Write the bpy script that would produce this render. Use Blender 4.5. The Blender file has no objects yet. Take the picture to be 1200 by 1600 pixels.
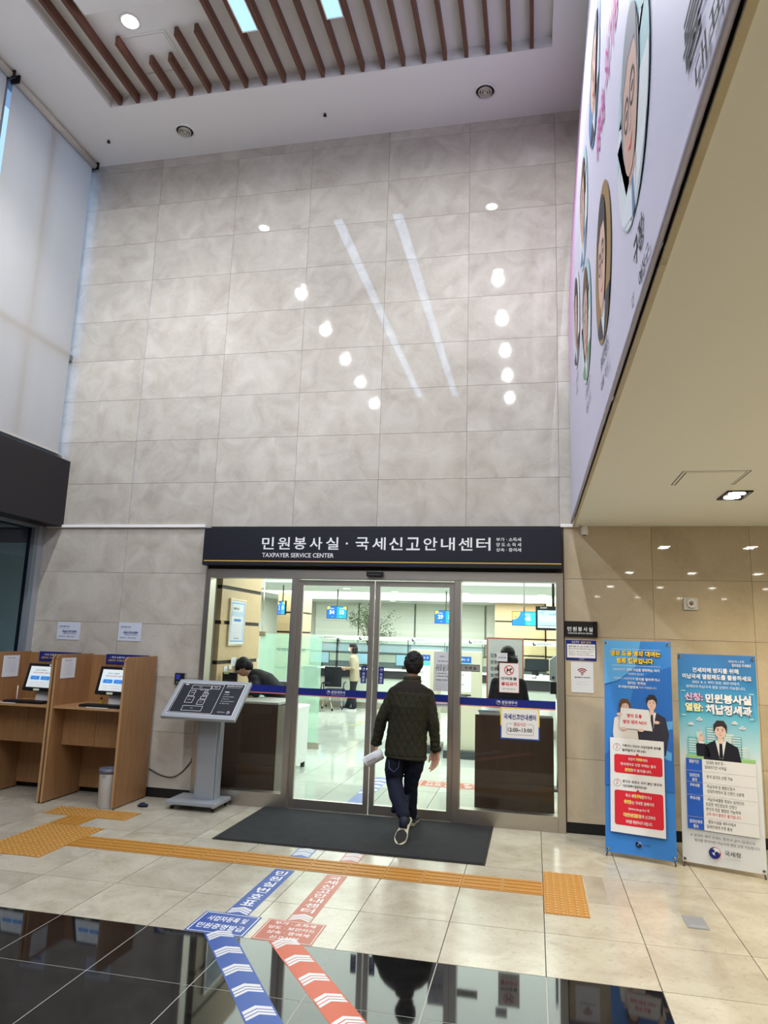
import bpy, bmesh, math, random
from mathutils import Vector, Matrix
random.seed(7)
SC = bpy.context.scene
COL = SC.collection
PI = math.pi

# ---------------------------------------------------------------- camera, world, lights, exposure
cd = bpy.data.cameras.new('camera')
cam = bpy.data.objects.new('camera', cd); COL.objects.link(cam)
cd.sensor_fit = 'HORIZONTAL'; cd.sensor_width = 36.0; cd.lens = 36 * 1100.8 / 1200; cd.clip_end = 200
R_ = Vector((0.978262677, 0.204868513, 0.032109614)); U_ = Vector((0.005148436, -0.178789472, 0.983873883)); F_ = Vector((-0.207305641, 0.962321785, 0.17595782))
cam.matrix_world = Matrix(((R_.x, U_.x, -F_.x, -0.27238), (R_.y, U_.y, -F_.y, -7.63982), (R_.z, U_.z, -F_.z, 1.83581), (0, 0, 0, 1)))
SC.camera = cam
SC.view_settings.view_transform = 'Standard'; SC.view_settings.look = 'None'
SC.view_settings.gamma = 1.0; SC.view_settings.use_curve_mapping = False
SC.view_settings.exposure = 0.12
w = bpy.data.worlds.new('sky'); SC.world = w; w.use_nodes = True
w.node_tree.nodes['Background'].inputs[0].default_value = (0.42, 0.62, 1.0, 1)
w.node_tree.nodes['Background'].inputs[1].default_value = 1.45

def area(name, loc, sx, sy, power, color, rot=(0, 0, 0), spread=180):
    l = bpy.data.lights.new(name, 'AREA'); l.shape = 'RECTANGLE'; l.size = sx; l.size_y = sy
    l.energy = power; l.color = color; l.spread = math.radians(spread)
    o = bpy.data.objects.new(name, l); COL.objects.link(o); o.location = loc; o.rotation_euler = rot
    return o
def spot(name, loc, power, color, angle=100, blend=.6, r=.05, rot=(0, 0, 0)):
    l = bpy.data.lights.new(name, 'SPOT'); l.energy = power; l.color = color; l.spot_size = math.radians(angle)
    l.spot_blend = blend; l.shadow_soft_size = r
    o = bpy.data.objects.new(name, l); COL.objects.link(o); o.location = loc; o.rotation_euler = rot
    return o
COOL = (.93, .96, 1.0); WARM = (1.0, .86, .62); OFFICE = (.93, 1.0, .93)
DL_HIGH = [(x, y) for x in (-4.43, -0.85) for y in (-1.93, -3.82, -5.38, -6.95, -8.4, -10.0)]
for x, y in DL_HIGH: spot('downlight_beam', (x, y, 8.03), 340 if y > -3 else 175, COOL, 110 if y > -3 else 176, .7 if y > -3 else .2, .09)
DL_LOW = [(x, y) for x in (1.32, 2.31, 3.32, 4.35) for y in (-1.60, -4.88, -7.95, -11.3)]
for x, y in DL_LOW: spot('downlight_beam', (x, y, 3.03), 105, WARM, 155, .8, .05)
for x in (-3.156, -2.230): area('light_panel_glow', (x, -5.725, 8.066), .15, 8.0, 7, (.6, .8, 1.0))
for x, y, sy_, p in ((-2.6, 3.5, 4.8, 250), (-3.2, 10.4, 3.2, 470)): area('office_glow', (x, y, 3.10), 8.0, sy_, p, OFFICE)

# ---------------------------------------------------------------- helpers
def tag(o, label=None, cat=None, group=None, kind=None):
    if label: o['label'] = label
    if cat: o['category'] = cat
    if group: o['group'] = group
    if kind: o['kind'] = kind
    return o
def wloc(o):
    v = Vector((0, 0, 0))
    while o is not None: v = v + Vector(o.location); o = o.parent
    return v
def thing(name, loc, label, cat, group=None, kind=None):
    o = bpy.data.objects.new(name, None); COL.objects.link(o); o.location = loc; o.empty_display_size = .1
    return tag(o, label, cat, group, kind)

MC = {}
def mat(name, col, rough=.5, metal=0., spec=.5, emit=0., ecol=None, alpha=None):
    if name in MC: return MC[name]
    m = bpy.data.materials.new(name); m.use_nodes = True; MC[name] = m
    b = m.node_tree.nodes['Principled BSDF']
    b.inputs['Base Color'].default_value = (*col, 1); b.inputs['Roughness'].default_value = rough
    b.inputs['Metallic'].default_value = metal; b.inputs['Specular IOR Level'].default_value = spec
    if emit:
        b.inputs['Emission Color'].default_value = (*(ecol or col), 1); b.inputs['Emission Strength'].default_value = emit
    return m
def nodes(m):
    t = m.node_tree
    return t, t.nodes, t.links, t.nodes['Principled BSDF']
def objvec(n, l, rnd=37.):
    tc = n.new('ShaderNodeTexCoord'); oi = n.new('ShaderNodeObjectInfo')
    mu = n.new('ShaderNodeMath'); mu.operation = 'MULTIPLY'; mu.inputs[1].default_value = rnd; l.new(oi.outputs['Random'], mu.inputs[0])
    ad = n.new('ShaderNodeVectorMath'); ad.operation = 'ADD'; l.new(tc.outputs['Object'], ad.inputs[0]); l.new(mu.outputs[0], ad.inputs[1])
    return ad.outputs[0], oi.outputs['Random']
def noise(n, l, vec, scale, detail=5, dist=0., rough=.55):
    x = n.new('ShaderNodeTexNoise'); x.inputs['Scale'].default_value = scale; x.inputs['Detail'].default_value = detail
    x.inputs['Distortion'].default_value = dist; x.inputs['Roughness'].default_value = rough
    l.new(vec, x.inputs['Vector']); return x.outputs['Fac']
def ramp(n, l, fac, stops):
    r = n.new('ShaderNodeValToRGB'); e = r.color_ramp.elements
    while len(e) < len(stops): e.new(.5)
    for k, (p, c) in enumerate(stops): e[k].position = p; e[k].color = (*c, 1)
    l.new(fac, r.inputs[0]); return r.outputs[0]
def mixc(n, l, a, b, fac, mode='MIX'):
    x = n.new('ShaderNodeMix'); x.data_type = 'RGBA'; x.blend_type = mode
    if isinstance(fac, float): x.inputs[0].default_value = fac
    else: l.new(fac, x.inputs[0])
    for s, v in ((6, a), (7, b)):
        if isinstance(v, tuple): x.inputs[s].default_value = (*v, 1)
        else: l.new(v, x.inputs[s])
    return x.outputs[2]
def bump(n, l, b, h, s=.2, d=.01):
    x = n.new('ShaderNodeBump'); x.inputs['Strength'].default_value = s; x.inputs['Distance'].default_value = d
    l.new(h, x.inputs['Height']); l.new(x.outputs[0], b.inputs['Normal'])
def stone(name, base, light, dark, rough, scale=2.2, var=.12, speck=0., coat=0.):
    m = mat(name, base, rough)
    t, n, l, b = nodes(m); vec, rnd = objvec(n, l)
    c = ramp(n, l, noise(n, l, vec, scale, 8, .8), [(.3, dark), (.5, base), (.72, light)])
    v1 = noise(n, l, vec, scale * 3.2, 8, 1.1, .62)
    vein = ramp(n, l, v1, [(.475, (0, 0, 0)), (.5, (1, 1, 1)), (.525, (0, 0, 0))])
    vm = n.new('ShaderNodeMath'); vm.operation = 'MULTIPLY'; vm.inputs[1].default_value = .15; l.new(vein, vm.inputs[0])
    c = mixc(n, l, c, tuple(min(1, x * 1.25) for x in light), vm.outputs[0])
    if speck:
        s = ramp(n, l, noise(n, l, vec, 26, 4, .5, .7), [(.56, (0, 0, 0)), (.68, (1, 1, 1))])
        sm = n.new('ShaderNodeMath'); sm.operation = 'MULTIPLY'; sm.inputs[1].default_value = speck; l.new(s, sm.inputs[0])
        c = mixc(n, l, c, tuple(x * .55 for x in dark), sm.outputs[0])
    mr = n.new('ShaderNodeMapRange'); mr.inputs[3].default_value = 1 - var; mr.inputs[4].default_value = 1 + var * .5; l.new(rnd, mr.inputs[0])
    hs = n.new('ShaderNodeHueSaturation'); l.new(mr.outputs[0], hs.inputs['Value']); l.new(c, hs.inputs['Color'])
    l.new(hs.outputs[0], b.inputs['Base Color'])
    if coat: b.inputs['Coat Weight'].default_value = coat; b.inputs['Coat Roughness'].default_value = .02
    return m
def wood(name, a, c2, scale=1., rough=.42, axis='Z'):
    m = mat(name, a, rough); t, n, l, b = nodes(m); vec, rnd = objvec(n, l)
    mp = n.new('ShaderNodeMapping'); s = {'Z': (14, 14, 1.1), 'X': (1.1, 14, 14), 'Y': (14, 1.1, 14)}[axis]
    mp.inputs['Scale'].default_value = tuple(x * scale for x in s); l.new(vec, mp.inputs['Vector'])
    f = noise(n, l, mp.outputs[0], 2.2, 6, 1.2); l.new(ramp(n, l, f, [(.3, a), (.7, c2)]), b.inputs['Base Color'])
    bump(n, l, b, f, .06, .002); return m
def brushed(name, col, rough=.3, axis='Z'):
    m = mat(name, col, rough, 1.0); t, n, l, b = nodes(m); vec, rnd = objvec(n, l)
    mp = n.new('ShaderNodeMapping'); s = {'Z': (60, 60, .6), 'X': (.6, 60, 60)}[axis]
    mp.inputs['Scale'].default_value = s; l.new(vec, mp.inputs['Vector'])
    f = noise(n, l, mp.outputs[0], 1.5, 3); mr = n.new('ShaderNodeMapRange'); mr.inputs[3].default_value = rough * .7; mr.inputs[4].default_value = rough * 1.4
    l.new(f, mr.inputs[0]); l.new(mr.outputs[0], b.inputs['Roughness']); return m
def cloth(name, a, c2, scale=120, rough=.9, bstr=.3):
    m = mat(name, a, rough, spec=.2); t, n, l, b = nodes(m); vec, rnd = objvec(n, l, 0)
    f = noise(n, l, vec, scale, 3); g = noise(n, l, vec, 6, 4)
    l.new(mixc(n, l, ramp(n, l, f, [(.35, a), (.7, c2)]), tuple(x * .75 for x in a), g), b.inputs['Base Color'])
    bump(n, l, b, f, bstr, .003); return m
def glass(name, tint=(.96, 1, .98), refl=1.0, rough=0.):
    m = bpy.data.materials.new(name); m.use_nodes = True; t = m.node_tree; n = t.nodes; l = t.links; n.clear()
    o = n.new('ShaderNodeOutputMaterial'); mx = n.new('ShaderNodeMixShader'); tr = n.new('ShaderNodeBsdfTransparent'); gl = n.new('ShaderNodeBsdfGlossy')
    fr = n.new('ShaderNodeFresnel'); fr.inputs[0].default_value = 1.45; mu = n.new('ShaderNodeMath'); mu.operation = 'MULTIPLY'; mu.inputs[1].default_value = refl
    tr.inputs[0].default_value = (*tint, 1); gl.inputs[1].default_value = rough; gl.inputs[0].default_value = (1, 1, 1, 1)
    l.new(fr.outputs[0], mu.inputs[0]); l.new(mu.outputs[0], mx.inputs[0]); l.new(tr.outputs[0], mx.inputs[1]); l.new(gl.outputs[0], mx.inputs[2]); l.new(mx.outputs[0], o.inputs[0])
    return m
def frosted(name, col, amount):
    m = bpy.data.materials.new(name); m.use_nodes = True; t = m.node_tree; n = t.nodes; l = t.links; n.clear()
    o = n.new('ShaderNodeOutputMaterial'); mx = n.new('ShaderNodeMixShader'); tr = n.new('ShaderNodeBsdfTransparent'); df = n.new('ShaderNodeBsdfTranslucent'); d2 = n.new('ShaderNodeBsdfDiffuse'); m2 = n.new('ShaderNodeMixShader')
    tr.inputs[0].default_value = (.9, 1, .95, 1); df.inputs[0].default_value = (*col, 1); d2.inputs[0].default_value = (*col, 1)
    m2.inputs[0].default_value = .5; l.new(df.outputs[0], m2.inputs[1]); l.new(d2.outputs[0], m2.inputs[2])
    mx.inputs[0].default_value = amount; l.new(tr.outputs[0], mx.inputs[1]); l.new(m2.outputs[0], mx.inputs[2]); l.new(mx.outputs[0], o.inputs[0])
    return m
def blindmat(name, col, trans):
    m = bpy.data.materials.new(name); m.use_nodes = True; t = m.node_tree; n = t.nodes; l = t.links; n.clear()
    o = n.new('ShaderNodeOutputMaterial'); mx = n.new('ShaderNodeMixShader'); a = n.new('ShaderNodeBsdfTranslucent'); d = n.new('ShaderNodeBsdfDiffuse')
    tc = n.new('ShaderNodeTexCoord'); f = noise(n, l, tc.outputs['Object'], 220, 2); c = ramp(n, l, f, [(.3, tuple(x * .9 for x in col)), (.7, col)])
    l.new(c, a.inputs[0]); l.new(c, d.inputs[0]); mx.inputs[0].default_value = trans
    l.new(d.outputs[0], mx.inputs[1]); l.new(a.outputs[0], mx.inputs[2]); l.new(mx.outputs[0], o.inputs[0]); return m
def flat(name, col, rough=.55, emit=0.): return mat(name, col, rough, spec=.3, emit=emit)

class MB:
    def __init__(s): s.v = []; s.f = []; s.m = []; s.sm = []; s.mats = []
    def mi(s, m):
        if m not in s.mats: s.mats.append(m)
        return s.mats.index(m)
    def add(s, vs, fs, m, M=None, smooth=False):
        k = len(s.v); i = s.mi(m)
        s.v += [tuple(M @ Vector(p)) if M is not None else tuple(p) for p in vs]
        for f in fs: s.f.append(tuple(j + k for j in f)); s.m.append(i); s.sm.append(smooth)
        return s
    def box(s, x0, x1, y0, y1, z0, z1, m, bev=0., M=None):
        if bev <= 0:
            vs = [(x, y, z) for x in (x0, x1) for y in (y0, y1) for z in (z0, z1)]
            return s.add(vs, [(0, 1, 3, 2), (4, 6, 7, 5), (0, 4, 5, 1), (2, 3, 7, 6), (0, 2, 6, 4), (1, 5, 7, 3)], m, M)
        b = bmesh.new(); bmesh.ops.create_cube(b, size=1)
        for q in b.verts: q.co = Vector((x0 + (q.co.x + .5) * (x1 - x0), y0 + (q.co.y + .5) * (y1 - y0), z0 + (q.co.z + .5) * (z1 - z0)))
        bmesh.ops.bevel(b, geom=b.edges[:], offset=bev, segments=2, affect='EDGES', profile=.6)
        b.verts.index_update(); s.add([q.co[:] for q in b.verts], [tuple(q.index for q in f.verts) for f in b.faces], m, M); b.free(); return s
    def loft(s, rings, m, cap=True, smooth=True, M=None):
        n = len(rings[0]); vs = [p for r in rings for p in r]; fs = []
        for i in range(len(rings) - 1):
            for j in range(n): k = (j + 1) % n; fs.append((i * n + j, i * n + k, (i + 1) * n + k, (i + 1) * n + j))
        if cap: fs.append(tuple(range(n))[::-1]); fs.append(tuple((len(rings) - 1) * n + j for j in range(n)))
        return s.add(vs, fs, m, M, smooth)
    def tube(s, pts, r, m, n=10, M=None, smooth=True, ref=None, flatk=1.):
        pts = [Vector(p) for p in pts]; rs = r if isinstance(r, (list, tuple)) else [r] * len(pts); rings = []; x = None
        for i, p in enumerate(pts):
            d = (pts[min(i + 1, len(pts) - 1)] - pts[max(i - 1, 0)]).normalized()
            if x is None: x = d.cross(Vector((0, 0, 1)) if abs(d.z) < .9 else Vector((0, 1, 0)))
            x = (x - d * x.dot(d)).normalized(); y = d.cross(x).normalized()
            rings.append([tuple(p + (x * math.cos(2 * PI * k / n) + y * flatk * math.sin(2 * PI * k / n)) * rs[i]) for k in range(n)])
        return s.loft(rings, m, True, smooth, M)
    def lathe(s, prof, c, m, n=20, axis='Z', M=None, smooth=True):
        rings = []
        for r, h in prof:
            R = []
            for k in range(n):
                a, b = r * math.cos(2 * PI * k / n), r * math.sin(2 * PI * k / n)
                R.append({'Z': (c[0] + a, c[1] + b, c[2] + h), 'Y': (c[0] + a, c[1] + h, c[2] + b), 'X': (c[0] + h, c[1] + a, c[2] + b)}[axis])
            rings.append(R)
        return s.loft(rings, m, True, smooth, M)
    def sph(s, c, r, m, n=14, M=None):
        r = r if isinstance(r, (list, tuple)) else (r, r, r); rings = []
        for i in range(1, n // 2 + 1):
            th = PI * (i - .5) / (n // 2); rings.append([(c[0] + r[0] * math.sin(th) * math.cos(2 * PI * k / n), c[1] + r[1] * math.sin(th) * math.sin(2 * PI * k / n), c[2] + r[2] * math.cos(th)) for k in range(n)])
        return s.loft(rings, m, True, True, M)
    def prism(s, pts, d0, d1, m, axis='Y', M=None):
        f = {'Y': lambda a, b, d: (a, d, b), 'X': lambda a, b, d: (d, a, b), 'Z': lambda a, b, d: (a, b, d)}[axis]; n = len(pts)
        vs = [f(a, b, d0) for a, b in pts] + [f(a, b, d1) for a, b in pts]
        return s.add(vs, [tuple(range(n)), tuple(range(2 * n - 1, n - 1, -1))] + [(i, (i + 1) % n, n + (i + 1) % n, n + i) for i in range(n)], m, M)
    def build(s, name, parent=None, fix=True, origin=None):
        if not s.v: return None
        if parent is not None: o0 = wloc(parent)
        elif origin is not None: o0 = Vector(origin)
        else:
            xs, ys, zs = zip(*s.v); o0 = Vector(((min(xs) + max(xs)) / 2, (min(ys) + max(ys)) / 2, min(zs)))
        me = bpy.data.meshes.new(name); me.from_pydata([(p[0] - o0.x, p[1] - o0.y, p[2] - o0.z) for p in s.v], [], s.f)
        for m in s.mats: me.materials.append(m)
        me.polygons.foreach_set('material_index', s.m); me.polygons.foreach_set('use_smooth', s.sm); me.update()
        if fix:
            b = bmesh.new(); b.from_mesh(me); bmesh.ops.recalc_face_normals(b, faces=b.faces); b.to_mesh(me); b.free()
        o = bpy.data.objects.new(name, me); COL.objects.link(o)
        if parent is not None: o.parent = parent
        else: o.location = o0
        return o
def copy_tree(o, parent=None):
    c = o.copy(); COL.objects.link(c)
    if parent is not None: c.parent = parent
    for ch in [x for x in COL.objects if x.parent == o]: copy_tree(ch, c)
    return c

ORDS = ['nearest', 'second', 'third', 'fourth', 'fifth', 'sixth', 'seventh', 'eighth']
TXT = {}
def text_geo(body, bold=0.):
    k = (body, bold)
    if k in TXT: return TXT[k]
    c = bpy.data.curves.new('lettering', 'FONT'); c.body = body; c.resolution_u = 2; c.offset = bold; c.align_x = 'LEFT'; c.space_line = 1.05
    o = bpy.data.objects.new('lettering', c); me = bpy.data.meshes.new_from_object(o)
    vs = [(v.co.x, v.co.y) for v in me.vertices]; fs = [tuple(p.vertices) for p in me.polygons]
    bpy.data.objects.remove(o); bpy.data.curves.remove(c); bpy.data.meshes.remove(me)
    TXT[k] = (vs, fs); return TXT[k]
class Print:
    """flat print lying on a real surface: origin, right and up directions, metres"""
    def __init__(s, o, u, v, step=.0009, off=.0012):
        s.o = Vector(o); s.u = Vector(u).normalized(); s.v = Vector(v).normalized(); s.n = s.u.cross(s.v).normalized(); s.step = step; s.off = off; s.mb = MB()
    knots = None
    def P(s, x, y, k):
        if s.knots:
            for (a, c), (b_, d) in zip(s.knots[:-1], s.knots[1:]):
                if y <= b_ or b_ == s.knots[-1][0]: y = c + (y - a) / (b_ - a) * (d - c); break
        return tuple(s.o + s.u * x + s.v * y + s.n * (s.off + s.step * k))
    def poly(s, pts, m, k=0): s.mb.add([s.P(x, y, k) for x, y in pts], [tuple(range(len(pts)))], m); return s
    def rect(s, x0, y0, x1, y1, m, k=0): return s.poly([(x0, y0), (x1, y0), (x1, y1), (x0, y1)], m, k)
    def frame(s, x0, y0, x1, y1, t, m, k=0):
        s.rect(x0, y0, x1, y0 + t, m, k); s.rect(x0, y1 - t, x1, y1, m, k); s.rect(x0, y0 + t, x0 + t, y1 - t, m, k); return s.rect(x1 - t, y0 + t, x1, y1 - t, m, k)
    def disc(s, cx, cy, r, m, k=0, ry=None, n=28, a0=0, a1=2 * PI): 
        ry = ry or r; return s.poly([(cx + r * math.cos(a0 + (a1 - a0) * i / n), cy + ry * math.sin(a0 + (a1 - a0) * i / n)) for i in range(n)], m, k)
    def arc(s, cx, cy, r0, r1, a0, a1, m, k=0, n=20):
        A = [a0 + (a1 - a0) * i / n for i in range(n + 1)]
        for i in range(n): s.poly([(cx + r0 * math.cos(A[i]), cy + r0 * math.sin(A[i])), (cx + r1 * math.cos(A[i]), cy + r1 * math.sin(A[i])), (cx + r1 * math.cos(A[i + 1]), cy + r1 * math.sin(A[i + 1])), (cx + r0 * math.cos(A[i + 1]), cy + r0 * math.sin(A[i + 1]))], m, k)
        return s
    def rrect(s, x0, y0, x1, y1, r, m, k=0):
        p = []
        for cx, cy, a in ((x1 - r, y1 - r, 0), (x0 + r, y1 - r, PI / 2), (x0 + r, y0 + r, PI), (x1 - r, y0 + r, 1.5 * PI)): p += [(cx + r * math.cos(a + PI / 2 * i / 5), cy + r * math.sin(a + PI / 2 * i / 5)) for i in range(6)]
        return s.poly(p, m, k)
    def txt(s, body, x0, y0, x1, y1, m, k=1, bold=.0, rot=0.):
        vs, fs = text_geo(body, bold)
        if not vs: return s
        xs, ys = zip(*vs); a, b, c, d = min(xs), max(xs), min(ys), max(ys)
        q = [(x0 + (x - a) / (b - a + 1e-9) * (x1 - x0), y0 + (y - c) / (d - c + 1e-9) * (y1 - y0)) for x, y in vs]
        s.mb.add([s.P(x, y, k) for x, y in q], fs, m); return s
    def ctxt(s, body, cx, y0, h, m, k=1, bold=.0, maxw=None, al='C', asp=1.):
        vs, fs = text_geo(body, bold); xs, ys = zip(*vs); wd = (max(xs) - min(xs)) / (max(ys) - min(ys)) * h * asp
        if maxw and wd > maxw: wd = maxw
        x0 = cx - wd / 2 if al == 'C' else cx
        return s.txt(body, x0, y0, x0 + wd, y0 + h, m, k, bold)
    def build(s, name, parent): return s.mb.build(name, parent, fix=False)

# ---------------------------------------------------------------- materials
TRAV = stone('wall_marble', (.465, .43, .375), (.54, .51, .455), (.395, .36, .31), .03, 3.2, .05)
TRAV.node_tree.nodes['Principled BSDF'].inputs['Specular IOR Level'].default_value = .8
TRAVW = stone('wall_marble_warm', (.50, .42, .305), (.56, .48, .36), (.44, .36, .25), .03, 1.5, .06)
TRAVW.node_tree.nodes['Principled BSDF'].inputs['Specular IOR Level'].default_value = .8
FLOORS = stone('floor_limestone', (.43, .40, .325), (.49, .46, .38), (.36, .325, .255), .2, 3.0, .07, speck=.35)
BLACK = stone('black_granite', (.006, .006, .007), (.010, .010, .011), (.003, .003, .003), .04, 6, .3)
OFFL = stone('office_floor_porcelain', (.50, .53, .49), (.54, .57, .53), (.46, .49, .45), .05, 2, .05)
GROUT = flat('grout', (.11, .10, .085), .9); BGROUT = flat('black_grout', (.40, .40, .38), .8)
WHITEP = flat('white_ceiling_paint', (.82, .82, .82), .85); CREAMP = flat('cream_soffit_paint', (.80, .81, .76), .85)
SLATW = wood('slat_walnut', (.085, .027, .014), (.15, .05, .026), 1, .45, 'Y')
OAK = wood('booth_oak_laminate', (.25, .125, .05), (.33, .175, .075), .8, .4)
OAKE = wood('booth_edge_band', (.40, .235, .105), (.46, .28, .13), .8, .4)
PANELW = wood('maple_panel', (.50, .36, .20), (.57, .42, .25), .5, .4, 'X')
DESKB = wood('desk_wenge', (.045, .022, .014), (.06, .03, .019), .8, .3)
STEEL = brushed('brushed_steel', (.55, .51, .45), .34); STEELX = brushed('brushed_steel_rail', (.55, .51, .45), .34, 'X')
CHROME = mat('chrome', (.7, .7, .7), .12, 1.0); ALU = mat('grey_metal_paint', (.36, .39, .43), .35, .4)
BLACK.node_tree.nodes['Principled BSDF'].inputs['Specular IOR Level'].default_value = .3
DARKP = flat('dark_navy_panel', (.012, .013, .022), .45); BLK = flat('black_plastic', (.012, .012, .013), .4); RUB = flat('black_rubber', (.015, .015, .015), .8)
HEADB = flat('charcoal_header', (.018, .015, .018), .55); WHT = flat('white_paint', (.8, .8, .8), .5); GOLD = flat('gold_line', (.62, .42, .10), .4)
PAPER = flat('paper_white', (.68, .70, .74), .8); INK = flat('black_ink', (.015, .015, .018), .7); LETW = flat('white_lettering', (.78, .79, .8), .5)
NAVY = flat('navy_print', (.012, .022, .20), .45); REDP = flat('red_print', (.62, .03, .035), .5); YEL = flat('yellow_print', (.85, .60, .05), .5)
CORAL = flat('coral_line', (.75, .22, .16), .5); LINEG = flat('grey_line', (.35, .35, .38), .6)
CLEAR = glass('clear_glass', (.97, 1, .985), 1.0); TINT = glass('smoked_window_glass', (.10, .15, .24), .8); SKYG = glass('window_glass', (.8, .9, .95), 1.0)
FROST = frosted('green_frosted_glass', (.58, .78, .68), .38); THING = glass('pale_green_glass', (.90, .97, .94), 1.0)
LAMPW = flat('lamp_white', (1, 1, 1), .5, 14.); LAMPD = flat('lamp_diffuser', (.34, .60, 1.0), .5, 1.2); LAMPS = flat('soffit_lamp', (1, .95, .85), .5, 22.)
COVE = flat('luminous_cove', (.92, 1.0, .95), .5, 1.35)

# ---------------------------------------------------------------- floor of the lobby
X0 = -.2148; WF = .61434; DF = 1.25807; BY = -3.1957; BX = .3995
flr = MB(); flr.box(-6.3, 7.0, -16, 0.0, -.12, -.012, GROUT)
flr.box(-6.3, BX - .003, -16, BY - .003, -.012, -.0012, BGROUT)
floor = flr.build('floor'); tag(floor, kind='structure')
_tc = {}
def tile(parent, name, cx, cy, cz, sx, sy, sz, m, gap=.0055, bev=.0012):
    """one slab as a part, meshes shared by size; sx,sy,sz full pitch sizes, thin side keeps its size"""
    key = (round(sx, 3), round(sy, 3), round(sz, 3), m.name, gap)
    if key not in _tc:
        d = [sx - gap if sx > .05 else sx, sy - gap if sy > .05 else sy, sz - gap if sz > .05 else sz]
        b = MB(); b.box(-d[0] / 2, d[0] / 2, -d[1] / 2, d[1] / 2, -d[2] / 2, d[2] / 2, m); _tc[key] = b.build(name, origin=(0, 0, 0)).data
        bpy.data.objects.remove([o for o in COL.objects if o.data == _tc[key]][0])
    o = bpy.data.objects.new(name, _tc[key]); COL.objects.link(o); o.parent = parent; o.location = Vector((cx, cy, cz)) - wloc(parent)
    return o
def slab(parent, x0, x1, y0, y1, m, z=0., name='tile', th=.012):
    return tile(parent, name, (x0 + x1) / 2, (y0 + y1) / 2, z - th / 2, x1 - x0, y1 - y0, th, m)
rows = [0.0] + [-.0572 - DF * k for k in range(1, 3)]
yb = [0.0, -1.3153, -2.5733, BY]
DG = mat('patch', (.4, .33, .24))
PATCH = stone('patched_limestone', (.36, .32, .26), (.42, .38, .31), (.30, .26, .20), .3, 3, .05, speck=.3)
for k in range(-10, 9):
    xa, xb = max(-6.24, X0 + k * WF), X0 + (k + 1) * WF
    for a, b in zip(yb[1:], yb[:-1]):
        slab(floor, xa, xb, a, b, FLOORS)
    y = BY; blk = xb <= BX + .01
    if not blk:
        slab(floor, xa, xb, -3.8313, BY, FLOORS); y = -3.8313
    else:
        slab(floor, xa, xb, -3.8252, BY, BLACK); y = -3.8252
    for j in range(7):
        slab(floor, xa, xb, y - DF * (j + 1), y - DF * j, BLACK if blk else FLOORS)
pt = MB(); pt.box(.108, .25, -1.93, -1.318, -.004, .0008, PATCH); pt.build('tile', floor)
pt = MB(); pt.box(.254, .396, -1.93, -1.318, -.004, .0008, PATCH); pt.build('tile', floor)
# office floor
of = MB(); of.box(-8.2, 4.2, .0, 15.2, -.12, -.012, GROUT); ofl = of.build('floor'); tag(ofl, kind='structure')
for k in range(-13, 7):
    for j in range(0, 12):
        slab(ofl, X0 + k * WF, X0 + (k + 1) * WF, .14 + DF * j, .14 + DF * (j + 1), OFFL)
th = MB(); th.box(-3.98, .02, .0, .14, -.012, .001, STEELX); 
for yy in (.03, .06, .09, .115): th.box(-2.9, -1.1, yy, yy + .008, .001, .006, CHROME)
tag(th.build('trim_1'), kind='structure')

# ---------------------------------------------------------------- back wall
ZT = 3.0663; H = .54; ZC = 8.055
wb = MB()
wb.box(-6.3, -3.99, .02, .26, -.0, ZT, GROUT); wb.box(.03, 7.0, .02, .26, 0, ZT, GROUT); wb.box(-3.99, .03, .02, .26, 2.57, ZT, GROUT); wb.box(-6.3, 7.0, .02, .26, ZT, 8.3, GROUT)
wall = wb.build('wall_back'); tag(wall, kind='structure')
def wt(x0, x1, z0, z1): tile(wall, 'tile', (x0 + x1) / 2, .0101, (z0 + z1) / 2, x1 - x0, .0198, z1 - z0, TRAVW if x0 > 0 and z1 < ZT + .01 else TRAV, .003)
cols = [-6.25, -5.0934, -4.0018, -2.9946, -1.9968, -.998, 0., 1.0]
zs = [ZT + H * k for k in range(10)] + [ZC + .02]
for a, b in zip(cols[:-1], cols[1:]):
    for c, d in zip(zs[:-1], zs[1:]): wt(a, b, c, d)
lz = [.10, .706, 1.314, 1.912, 2.509, ZT]
for a, b in ((-6.24, -5.0934), (-5.0934, -4.0), ):
    for c, d in zip(lz[:-1], lz[1:]): wt(a, b, c, d)
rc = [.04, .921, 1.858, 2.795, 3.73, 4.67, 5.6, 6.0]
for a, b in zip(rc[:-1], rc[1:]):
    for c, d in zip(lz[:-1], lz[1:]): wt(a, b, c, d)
for x0, x1 in ((-6.24, -4.0), (.04, 6.0)):
    b = MB(); b.box(x0, x1, .006, .02, 0, .0985, BLK); tag(b.build('baseboard_back'), kind='structure')
for x0, x1 in ((-6.2, -4.07), (.01, .2)):
    b = MB(); b.box(x0, x1, -.03, 0, ZT - .012, ZT + .022, WHT, .004); tag(b.build('trim_2'), kind='structure')

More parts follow.
